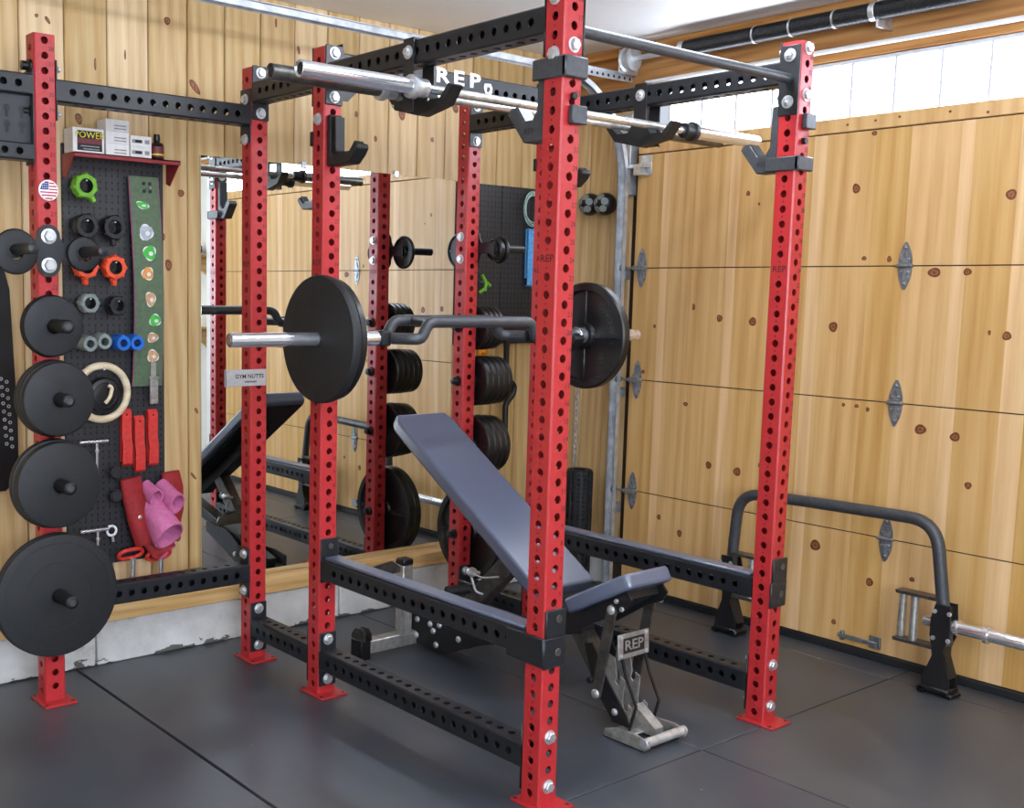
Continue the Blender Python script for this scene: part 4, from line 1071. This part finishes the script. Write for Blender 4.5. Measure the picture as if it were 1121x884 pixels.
def peg(m, x, z, mat=0): m.cyl((x, PY_, z), (x, PY_-.07, z+.004), .004, n=8, mat=mat)
def collar(x, z, R, mt, label, group, lugs=6, y=1.935, lever=True, rot=0.):
    t = root('barbell_collar', (x, y, z), label, 'barbell collar', group)
    F = frame((x, y, z), (math.cos(rot), 0, math.sin(rot)), (-math.sin(rot), 0, math.cos(rot)))
    m = MB(); ri = R*.56
    m.lathe([(ri, -.026), (R*.86, -.026), (R*.92, -.02), (R*.92, .02), (R*.86, .026), (ri, .026), (ri*.96, .02), (ri*.96, -.02)], F, 30, closed=True)
    for k in range(lugs):
        a = 2*PI*k/lugs; m.box(R*.78, R*1.02, -R*.16, R*.16, -.018, .024, c=.004, M=F @ Matrix.Rotation(a, 4, 'Z'))
    part('ring', m, mt, t)
    m = MB(); m.lathe([(ri*.95, -.024), (ri*.88, -.022), (ri*.88, .022), (ri*.95, .024)], F, 24, closed=True); part('inner_sleeve', m, 'plastic', t)
    if lever:
        m = MB(); m.box(-R*.2, R*.2, -R*1.45, -R*.82, -.012, .014, c=.004, M=F); m.cyl(F @ Vector((-R*.3, -R*.95, 0)), F @ Vector((R*.3, -R*.95, 0)), R*.13); part('lever', m, mt, t)
    m = MB(); m.cyl((x, PY_, z+ri*.7), (x, y-.03, z+ri*.72), .004, n=8); part('peg_hook', m, 'zinc', t)
collar(-.592, 1.898, .049, 'lime', 'lime green barbell collar under the red shelf', None, 7, rot=.6, y=1.93)
collar(-.588, 1.747, .05, 'plastic', 'glossy black collar, left of the black pair below the lime collar', 'black collars on the pegboard', 5)
collar(-.475, 1.747, .05, 'plastic', 'glossy black collar, right of the black pair beside the green belt', 'black collars on the pegboard', 5)
collar(-.590, 1.592, .049, 'orange', 'orange collar half hidden behind the smallest change plate', 'orange collars on the pegboard', 8)
collar(-.473, 1.592, .049, 'orange', 'orange collar in full view right of the smallest change plate', 'orange collars on the pegboard', 8)
collar(-.580, 1.452, .041, 'greyrub', 'grey-rimmed hexagonal collar, left of the pair under the orange collars', 'hexagonal collars on the pegboard', 6, lever=False)
collar(-.463, 1.444, .041, 'dark', 'dark hexagonal collar, right of the pair under the orange collars', 'hexagonal collars on the pegboard', 6, lever=False)
def grip(x, z, r, mt, label, group):
    F = FY((x, 1.93, z)); m = MB()
    m.lathe([(r*.52, -.05), (r*.94, -.05), (r, -.045), (r, .045), (r*.94, .05), (r*.52, .05)], F, 24, closed=True); m.box(-r*.25, r*.25, r*.9, r*1.12, -.045, .045, c=.003, M=F); m.cyl((x, PY_, z), (x, 1.90, z), r*.3, n=10, mat=1)
    solo('grip_sleeve', m, [mt, 'dark'], (x, 1.93, z), label, 'bar grip', group)
grip(-.594, 1.296, .030, 'greyrub', 'grey rubber grip sleeve, first of the row above the wooden ring', 'rubber grips on the pegboard')
grip(-.535, 1.304, .030, 'greyrub', 'grey rubber grip sleeve next to the blue pair', 'rubber grips on the pegboard')
grip(-.456, 1.297, .030, 'blue', 'bright blue rubber grip sleeve, left of the blue pair', 'rubber grips on the pegboard')
grip(-.398, 1.297, .030, 'blue', 'bright blue rubber grip sleeve, right of the blue pair by the belt', 'rubber grips on the pegboard')
t = root('gymnastic_ring', (-.522, 1.945, 1.1), 'pale wooden gymnastic ring hung on the pegboard behind black plates', 'gymnastic ring')
m = MB(); m.ring(.107, .0150, FY((-.522, 1.945, 1.1)), n=48, m=14); part('wooden_ring', m, 'pale_wood', t)
m = MB(); m.cyl((-.522, PY_, 1.19), (-.522, 1.92, 1.195), .006, n=10); part('peg_hook', m, 'zinc', t)
t = root('strap_roll', (-.515, 1.945, 1.085), 'rolled black webbing strap inside the wooden gymnastic ring', 'strap')
m = MB(); m.lathe([(.006, -.02), (.068, -.02), (.07, -.016), (.07, .016), (.068, .02), (.064, .017), (.05, .02), (.046, .017), (.03, .02), (.006, .018)], FY((-.515, 1.95, 1.09)), 30); part('webbing', m, 'plastic', t)
m = MB(); m.tube([(-.505, 1.922, 1.13), (-.49, 1.92, 1.12), (-.50, 1.92, 1.08), (-.52, 1.92, 1.06)], .008, bend=.02, n=10); part('loose_end', m, 'pale_wood', t)
# olive lever belt
t = root('lifting_belt', (-.32, 1.95, 1.5), 'olive green lever belt with badges and steel buckle hanging beside the mirror', 'lifting belt')
def curve_x(z): return .010*math.sin((z-1.1)*4.5)-.006
zs_ = [1.955-.03*k for k in range(28)]+[1.118]
def ybelt(z): return 1.955-.012*math.sin((1.96-z)*3.2)
def belt_mesh(dx, w, y_off, th, zlist, mat):
    m = MB(); vs = []; n_ = len(zlist); fs = []
    for z in zlist:
        xc = -.319+curve_x(z); vs += [(xc-w, ybelt(z)+y_off, z), (xc+w, ybelt(z)+y_off, z), (xc+w, ybelt(z)+y_off+th, z), (xc-w, ybelt(z)+y_off+th, z)]
    for i in range(n_-1):
        for a in range(4): b = (a+1) % 4; fs.append((i*4+a, (i+1)*4+a, (i+1)*4+b, i*4+b))
    fs += [(0, 1, 2, 3), tuple((n_-1)*4+k for k in (3, 2, 1, 0))]
    return m.add(vs, fs)
part('belt_leather', belt_mesh(0, .0625, 0, .008, zs_, 0), 'beltgreen', t)
part('belt_edge', belt_mesh(0, .0655, .0025, .004, zs_, 0), 'edgepink', t)
m = MB()
for i in range(2):
    for j in range(2): z = 1.928-.03*j; m.lathe([(.004, 0), (.0075, .0), (.0075, .002), (.004, .002)], FY((-.319+curve_x(z)-.002+.026*i, ybelt(z)-.0005, z)), 12, closed=True); m.disc(.005, .005, FY((-.319+curve_x(z)-.002+.026*i, ybelt(z)-.0002, z)), 1, 10)
part('eyelet', m, ['dark', 'ink'], t)
for (z, dx, rx, ry, mt) in ((1.842, -.012, .028, .014, 'patch_green'), (1.735, -.004, .030, .032, 'patch_grey'), (1.655, .006, .028, .03, 'patch_green'), (1.572, -.006, .026, .026, 'patch_orange'), (1.47, .004, .022, .03, 'patch_tan'), (1.385, .024, .026, .024, 'patch_green'), (1.315, .014, .024, .02, 'patch_tan'), (1.24, .018, .025, .026, 'patch_tan')):
    m = MB(); F = FY((-.319+curve_x(z)+dx, ybelt(z)-.001, z)); m.disc(rx, ry, F, 1, 16, .0, dx*20, .12); m.disc(rx*.93, ry*.92, F, 0, 16, .0006, dx*20, .13); m.disc(rx*.35, ry*.3, F @ Matrix.Translation((rx*.2, -ry*.1, 0)), 1, 10, .001)
    part('badge_patch', m, [mt, 'card'], t)
m = MB(); F = FY((-.300, ybelt(1.13)-.003, 1.13)); m.box(-.018, .018, -.085, .02, 0, .012, c=.004, M=F); m.box(-.012, .012, .0, .085, .0, .006, c=.002, M=F); m.cyl(F @ Vector((-.022, .022, .006)), F @ Vector((.022, .022, .006)), .006); m.box(-.014, .014, -.06, -.01, .012, .016, c=.003, M=F); part('lever_buckle', m, 'steel', t)
m = MB(); m.cyl((-.319, PY_, 1.905), (-.319, 1.92, 1.91), .004, n=8); part('peg_hook', m, 'zinc', t)
# three red folded straps
for (x, z, lb) in ((-.415, .912, 'red folded webbing strap, left of three under the belt'), (-.359, .882, 'red folded webbing strap, middle of three and hung lowest'), (-.300, .905, 'red folded webbing strap, right of three beside the wood board')):
    t = root('webbing_strap', (x, 1.96, z), lb, 'strap', 'red straps under the belt')
    m = MB(); m.sheet([(1.966, z+.112), (1.955, z+.10), (1.957, z+.0), (1.947, z-.03), (1.950, z-.105), (1.962, z-.112)], .042, .012, SX(x)); m.sheet([(1.975, z+.112), (1.972, z), (1.972, z-.10)], .04, .008, SX(x)); part('webbing', m, 'strapred', t)
    m = MB(); m.cyl((x, PY_, z+.09), (x, 1.945, z+.094), .004, n=8); part('peg_hook', m, 'dark', t)
# deep red cuffs with pink lining
t = root('padded_cuffs', (-.32, 1.94, .6), 'pair of deep red padded cuffs with pink suede lining below the red straps', 'padded cuffs')
def cuff(path, R, sy, mo, mi, nm, th=.007, flat=0.):
    m = MB(); n_ = 28; rows_ = []
    P = [Vector(p) for p in path]
    out = []
    for i, p in enumerate(P):
        tdir = (P[min(i+1, len(P)-1)]-P[max(i-1, 0)]).normalized(); r_ = Vector((1, 0, 0)); r_ = (r_-tdir*r_.dot(tdir)).normalized(); u_ = tdir.cross(r_)
        rr = R[i]
        out.append([(p+r_*math.cos(a)*rr*(1+.07*math.sin(3*a+i))+u_*math.sin(a)*rr*sy*(1+.08*math.sin(2*a+1.3*i)), (p+r_*math.cos(a)*(rr-th)*(1+.07*math.sin(3*a+i))+u_*math.sin(a)*(rr*sy-th)*(1+.08*math.sin(2*a+1.3*i)))) for a in [2*PI*k/n_ for k in range(n_)]])
    K = len(P); vs = [q[0] for row in out for q in row]; fs = [(i*n_+k, i*n_+(k+1) % n_, (i+1)*n_+(k+1) % n_, (i+1)*n_+k) for i in range(K-1) for k in range(n_)]
    m.add(vs, fs, 0)
    vs = [q[1] for row in out for q in row]; m.add(vs, fs, 1)
    for i in (0, K-1):
        vs = [q[0] for q in out[i]]+[q[1] for q in out[i]]; m.add(vs, [(k, (k+1) % n_, n_+(k+1) % n_, n_+k) for k in range(n_)], 1)
    return part(nm, m, [mo, mi], t)
cuff([(-.405, 1.95, .745), (-.395, 1.945, .68), (-.372, 1.93, .58), (-.34, 1.915, .48)], [.044, .05, .056, .058], .5, 'deepred', 'deepred', 'outer_cuff')
cuff([(-.315, 1.965, .63), (-.305, 1.90, .575), (-.292, 1.845, .525), (-.287, 1.83, .512)], [.048, .058, .068, .066], 1.12, 'pink', 'pink', 'lining')
cuff([(-.262, 1.965, .70), (-.25, 1.90, .655), (-.238, 1.862, .635)], [.028, .036, .040], 1.35, 'pink', 'pink', 'lining')
cuff([(-.335, 1.96, .705), (-.325, 1.91, .675), (-.318, 1.885, .665)], [.024, .03, .032], 1.3, 'pink', 'pink', 'lining')
cuff([(-.222, 1.955, .755), (-.215, 1.95, .69), (-.215, 1.94, .60), (-.225, 1.93, .54)], [.04, .046, .044, .036], .5, 'deepred', 'deepred', 'outer_cuff')
cuff([(-.325, 1.93, .50), (-.28, 1.915, .44), (-.268, 1.90, .425)], [.05, .06, .058], .4, 'deepred', 'pink', 'outer_cuff')
m = MB(); m.lathe([(.008, 0), (.008, .004), (.004, .006)], FY((-.385, 1.902, .59)), 12); part('snap', m, 'zinc', t)
m = MB(); m.cyl((-.31, PY_, .70), (-.31, 1.93, .705), .005, n=8); part('peg_hook', m, 'dark', t)
def t_pin(x, z, lb, down):
    t = root('detent_pin', (x, 1.95, z), lb, 'pin', 'steel pins on the pegboard')
    m = MB(); m.cyl((x-.06, 1.945, z), (x+.06, 1.945, z), .0075, n=14); m.cyl((x+.012, 1.945, z), (x+.012, 1.945, z-down), .006, n=12); m.cyl((x+.012, 1.945, z-.03), (x+.012, 1.945, z-.042), .010, n=12); part('handle', m, 'chrome', t)
    m = MB(); m.cyl((x+.012, PY_, z-.012), (x+.012, 1.94, z-.012), .004, n=8); part('peg_hook', m, 'dark', t)
t_pin(-.558, .905, 'chrome T-handle pin under the wooden ring', .13)
t_pin(-.560, .548, 'chrome T-handle pin just above the biggest plate', .10)
for z, lb in ((.776, 'black screw knob, upper of two beside the plates'), (.682, 'black screw knob, lower of two beside the plates')):
    t = root('screw_knob', (-.478, 1.95, z), lb, 'knob', 'black knobs on the pegboard')
    m = MB(); F = FY((-.476, 1.94, z)); m.lathe([(.01, -.03), (.012, .0), (.026, .004), (.027, .02), (.02, .026)], F, 10); part('knob_head', m, 'rubber', t)
    m = MB(); m.cyl((-.476, PY_, z), (-.476, 1.95, z), .006); part('stud', m, 'zinc', t)
t = root('eye_bolt', (-.48, 1.955, .53), 'small bright eye bolt ring right of the lower T-handle pin', 'eye bolt')
m = MB(); m.ring(.0195, .0052, FY((-.484, 1.955, .536)), n=28, m=10); part('eye', m, 'decal', t)
m = MB(); m.cyl((-.481, 1.955, .516), (-.477, 1.955, .49), .005); m.cyl((-.484, PY_, .552), (-.484, 1.945, .553), .003, n=8); part('shank', m, 'zinc', t)
for x, z, lb in ((-.416, .438, 'red loop-handled steel pin hanging left of the pink-lined cuffs'), (-.292, .418, 'red loop-handled steel pin hanging under the pink-lined cuffs')):
    t = root('loop_pin', (x, 1.92, z), lb, 'pin', 'red-handled pins')
    m = MB(); F = frame((x, 1.925, z), (1, 0, .06), (0, -.55, .83))
    m.tube([F @ Vector((.034*math.copysign(1, math.cos(a))*min(1, abs(math.cos(a))*1.0)+.018*math.copysign(1, math.cos(a)), .024*math.sin(a), 0)) for a in [2*PI*k/32+.001 for k in range(32)]], .0085, n=12, closed=True); part('loop_handle', m, 'strapred', t)
    m = MB(); m.cyl((x+.012, 1.93, z-.018), (x+.016, 1.945, z-.13), .0125, n=18); part('shank', m, 'chrome', t)
    m = MB(); m.cyl((x, PY_ if z > .43 else 2.0, z+.012), (x, 1.93, z+.014), .004, n=8); part('peg_hook', m, 'dark', t)
# black belt at the left picture edge
t = root('lifting_belt', (-.92, 1.97, 1.2), 'black lifting belt with two rows of eyelets hanging at the left picture edge', 'lifting belt')
m = MB(); m.prism([(-.87, 1.50), (-.857, 1.2), (-.849, 1.05), (-.849, .84), (-.862, .775), (-.90, .735), (-.96, .735), (-.985, .80), (-.99, 1.05), (-.985, 1.5), (-.975, 1.62), (-.90, 1.62)], 0, .01, FY((0, 1.985, 0))); part('belt_leather', m, 'plastic', t, bev=.004)
m = MB()
for k in range(9):
    for xx in (-.905, -.884): m.lathe([(.0035, 0), (.007, 0), (.007, .002), (.0035, .002)], FY((xx+.002*k-.006, 1.9745, 1.165-.031*k-(.012 if xx > -.9 else 0))), 12, closed=True)
part('eyelet', m, 'zinc', t)
m = MB(); m.cyl((-.93, 2.0, 1.585), (-.93, 1.93, 1.59), .006); part('wall_hook', m, 'zinc', t)

# ------------------------------------------------------------------ right pegboard beyond the mirror
m = MB(); m.box(1.352, 1.655, PY_, 1.9985, 1.262, 2.062, c=.001); m.box(1.658, 1.96, PY_, 1.9985, 1.262, 2.062, c=.001)
solo('pegboard', m, 'peg', (1.65, PY_, 1.66), 'wide black slotted pegboard panel right of the mirror, behind the rack', 'pegboard')
t = root('resistance_clip', (1.52, 1.95, 1.56), 'small lime green clip on the right pegboard, beside the rear post', 'clip')
m = MB()
for pts in ([(1.50, 1.95, 1.61), (1.525, 1.945, 1.575), (1.52, 1.945, 1.53)], [(1.525, 1.945, 1.575), (1.558, 1.95, 1.556)], [(1.522, 1.945, 1.545), (1.49, 1.95, 1.52)]): m.tube(pts, .009, bend=.01, n=10)
part('clip_body', m, 'lime', t)
m = MB(); m.cyl((1.525, PY_, 1.575), (1.525, 1.945, 1.575), .004, n=8); part('peg_hook', m, 'zinc', t)
t = root('resistance_band', (1.84, 1.96, 1.71), 'light blue stretch band hanging on the right pegboard', 'resistance band')
m = MB(); m.sheet([(1.968, 1.852), (1.955, 1.845), (1.957, 1.7), (1.955, 1.565), (1.968, 1.56)], .062, .006, SX(1.855)); m.sheet([(1.975, 1.852), (1.975, 1.6)], .06, .004, SX(1.855)); part('band', m, 'lightblue', t)
m = MB(); m.cyl((1.855, PY_, 1.835), (1.855, 1.94, 1.838), .004, n=8); part('peg_hook', m, 'zinc', t)
t = root('speed_rope', (1.83, 1.95, 1.95), 'pale coiled jump rope on the right pegboard', 'jump rope')
m = MB()
for k, (a, b) in enumerate(((.062, .088), (.055, .08), (.066, .07))):
    m.tube([(1.848+a*math.cos(2*PI*i/28), 1.955-.006*k, 1.955+b*math.sin(2*PI*i/28)) for i in range(28)], .0035, n=8, closed=True)
part('cord', m, 'teal', t)
m = MB(); m.cyl((1.848, PY_, 2.022), (1.848, 1.935, 2.026), .004, n=8); part('peg_hook', m, 'zinc', t)
t = root('utility_hook', (1.55, 1.985, 1.225), 'small amber plastic hook under the right pegboard', 'hook')
m = MB(); m.box(1.525, 1.575, 1.982, 1.9995, 1.195, 1.25, c=.004); m.tube([(1.55, 1.985, 1.215), (1.55, 1.95, 1.21), (1.55, 1.945, 1.235)], .008, bend=.015, n=10); part('hook_body', m, 'orange2', t)
m = MB(); m.lathe([(.005, 0), (.004, .002)], FY((1.55, 1.982, 1.238)), 10); part('screw', m, 'zinc', t)
t = root('cable_attachment', (1.70, 1.94, 1.05), 'black bent steel bar hanging below the right pegboard', 'cable attachment')
m = MB(); m.tube([(1.682, 1.945, 1.31), (1.682, 1.945, 1.09), (1.742, 1.94, 1.045), (1.735, 1.94, 1.0), (1.685, 1.945, .955), (1.688, 1.945, .815)], .0155, bend=.03, n=14); part('bent_bar', m, 'plastic', t)
m = MB(); m.cyl((1.682, PY_, 1.29), (1.682, 1.93, 1.293), .005, n=8); m.ring(.016, .004, FY((1.682, 1.945, 1.322)), n=20, m=8); part('hanging_ring', m, 'dark', t)
# things on the short wall beside the door
XR = 2.16
for (y, z, lb) in ((1.79, 1.985, 'black openwork grip ball, nearer the pegboard, high on the wall by the door'), (1.685, 1.982, 'black openwork grip ball, nearer the door track')):
    t = root('grip_ball', (2.10, y, z), lb, 'grip ball', 'grip balls by the door')
    m = MB(); bm_r = .058; F = Matrix.Translation((2.098, y, z))
    m.lathe([(.0, -bm_r)]+[(bm_r*math.sin(PI*k/14), -bm_r*math.cos(PI*k/14)) for k in range(1, 14)]+[(0, bm_r)], F @ Matrix.Rotation(PI/2, 4, 'Y'), 24)
    part('ball', m, 'plastic', t)
    m = MB()
    for a in range(5):
        dr = Vector((-.80, .5*math.cos(2*PI*a/5+.3)-.15, .6*math.sin(2*PI*a/5+.3))).normalized(); m.lathe([(.012, 0), (.019, .0), (.018, .003), (.012, .002)], axis_frame(Vector((2.098, y, z))+dr*(bm_r-.003), dr), 16, closed=True); m.lathe([(.0125, .0006), (0., .0008)], axis_frame(Vector((2.098, y, z))+dr*(bm_r-.0005), dr), 14)
    part('hole_rim', m, 'greyrub', t)
    m = MB(); m.cyl((XR, y, z+.03), (2.09, y, z+.04), .006, n=8); part('wall_peg', m, 'dark', t)
t = root("chain", (2.12, 1.865, .85), 'bright steel link chain hanging on the wall by the door', 'chain')
m = MB()
for k in range(16):
    z = 1.05-k*.03; F = frame((2.135, 1.865, z), (0, 1, 0) if k % 2 else (1, 0, 0), (0, 0, 1))
    m.tube([F @ Vector((.009*math.cos(a), .0205*math.sin(a), 0)) for a in [2*PI*i/16 for i in range(16)]], .0038, n=8, closed=True)
part('links', m, 'zinc', t)
m = MB(); m.cyl((XR, 1.865, 1.066), (2.12, 1.865, 1.066), .005, n=8); part('wall_peg', m, 'zinc', t)
t = root('foam_roller', (2.03, 1.72, 0), 'black ribbed foam roller standing on end in the corner by the door', 'foam roller')
m = MB(); pr = []
Z0, NB = 0., 26
for k in range(NB):
    z = .006+k*.0233; rr = .068 if k % 4 != 3 else .064
    pr += [(rr-.005, z), (rr, z+.003), (rr, z+.018), (rr-.005, z+.021)]
m.lathe([(.045, 0), (.062, 0)]+pr+[(.06, .612), (.045, .612)], Matrix.Translation((2.025, 1.725, 0)), 32, closed=True)
for k in range(14):
    a = 2*PI*k/14; m.box(.066, .071, -.009, .009, .02, .60, c=.003, M=Matrix.Translation((2.025, 1.725, 0)) @ Matrix.Rotation(a, 4, 'Z'))
part('foam_body', m, 'rubber', t)
m = MB(); m.lathe([(.036, .002), (.044, .002), (.044, .61), (.036, .61)], Matrix.Translation((2.025, 1.725, 0)), 28, closed=True); part('core_tube', m, 'plastic', t)

# small shelves past the far door edge, seen only in the mirror
for zs2, lb in ((1.775, 'small pine bracket shelf seen in the mirror, upper of two'), (1.19, 'small pine bracket shelf seen in the mirror, lower of two')):
    t = root('wall_shelf', (2.05, -2.15, zs2), lb, 'shelf', 'pine shelves past the garage door')
    m = MB(); m.box(1.93, 2.139, -2.45, -1.93, zs2, zs2+.02, c=.002); part('board', m, 'sill_wood', t)
    for yb2 in (-2.4, -1.97): m = MB(); m.prism([(2.139, zs2), (1.97, zs2), (2.139, zs2-.16)], 0, .018, frame((0, yb2, 0), (1, 0, 0), (0, 0, 1))); part('shelf_bracket', m, 'sill_wood', t)
t = root('speaker', (2.03, -2.03, 1.795), 'small black rounded speaker on the upper shelf seen in the mirror', 'speaker')
m = MB(); m.box(1.97, 2.09, -2.10, -1.96, 1.7955, 1.88, c=.02); part('case', m, 'plastic', t)
m = MB(); m.lathe([(.03, 0), (.034, .004), (.02, .006), (.0, .003)], FX((1.97, -2.03, 1.838)), 20); part('driver', m, 'grey', t)
t = root('spray_bottle', (2.03, -2.03, 1.2105), 'white and yellow spray bottle on the lower shelf seen in the mirror', 'bottle')
m = MB(); m.lathe([(0, 0), (.034, .0), (.036, .004), (.036, .11), (.015, .14), (.015, .15)], Matrix.Translation((2.03, -2.03, 1.2105)), 20); part('bottle_body', m, 'card', t)
m = MB(); m.box(1.985, 2.05, -2.04, -2.02, 1.36, 1.40, c=.006); m.box(1.99, 2.0, -2.035, -2.025, 1.33, 1.362, c=.002); part('trigger_head', m, 'yellow', t)
# ------------------------------------------------------------------ lamps (outside the frame), world, camera
for (x, y, lb) in ((.55, .1, 'long white ceiling light above the front of the rack'), (-1.5, -1.5, 'long white ceiling light over the open floor at left'), (.7, -2.0, 'long white ceiling light near the front of the garage door'), (-3.0, -.9, 'long white ceiling light over the far left of the floor'), (-1.2, -3.3, 'long white ceiling light added unseen as fill near the front wall')):  # the one by the front wall is added to fill from the front
    t = root('ceiling_light', (x, y, ZC-.05), lb, 'ceiling light', 'ceiling lights')
    m = MB(); m.box(x-.62, x+.62, y-.05, y+.05, ZC-.14, ZC-.11, c=.004); part('housing', m, 'white', t)
    for sx_ in (-.5, .5): m = MB(); m.cyl((x+sx_, y, ZC-.112), (x+sx_, y, ZC-.0005), .006, n=10); part('hanger_rod', m, 'zinc', t)
    m = MB(); m.prism([(.065*math.cos(math.radians(a)), .065*math.sin(math.radians(a))) for a in range(160, 381, 20)], -.6, .6, frame((x, y, ZC-.135), (0, 1, 0), (0, 0, 1))); part('diffuser', m, 'lamp', t)

w = bpy.data.worlds.new('world'); sc.world = w; w.use_nodes = True
bg = w.node_tree.nodes['Background']; bg.inputs[0].default_value = (.8, .86, 1, 1); bg.inputs[1].default_value = .6

cam = bpy.data.cameras.new('camera'); co = bpy.data.objects.new('camera', cam); C.objects.link(co); sc.camera = co
yaw, pit, rol = 0.6612, -0.1162, 0.0174
P_ = (-2.34481, -2.25108, 1.51202, 0.66122, -0.11617, 0.01745, 1228.02468, 425.30641, 463.70847)
yaw, pit, rol = P_[3:6]
f = Vector((math.sin(yaw)*math.cos(pit), math.cos(yaw)*math.cos(pit), math.sin(pit)))
r = f.cross(Vector((0, 0, 1))).normalized(); u = r.cross(f)
r2 = r*math.cos(rol)+u*math.sin(rol); u2 = -r*math.sin(rol)+u*math.cos(rol)
co.matrix_world = Matrix(((r2.x, u2.x, -f.x, P_[0]), (r2.y, u2.y, -f.y, P_[1]), (r2.z, u2.z, -f.z, P_[2]), (0, 0, 0, 1)))
cam.sensor_width = 36; cam.lens = P_[6]/1121*36
cam.shift_x = (560.5-P_[7])/1121; cam.shift_y = (P_[8]-442)/1121
cam.clip_start = .05; cam.clip_end = 100

vs_ = sc.view_settings; vs_.view_transform = 'Standard'; vs_.look = 'None'; vs_.gamma = 1; vs_.exposure = 0.42; vs_.use_curve_mapping = False
sc.cycles.use_denoising = True
sc.cycles.max_bounces = 8; sc.cycles.diffuse_bounces = 4; sc.cycles.glossy_bounces = 5; sc.cycles.sample_clamp_indirect = 6
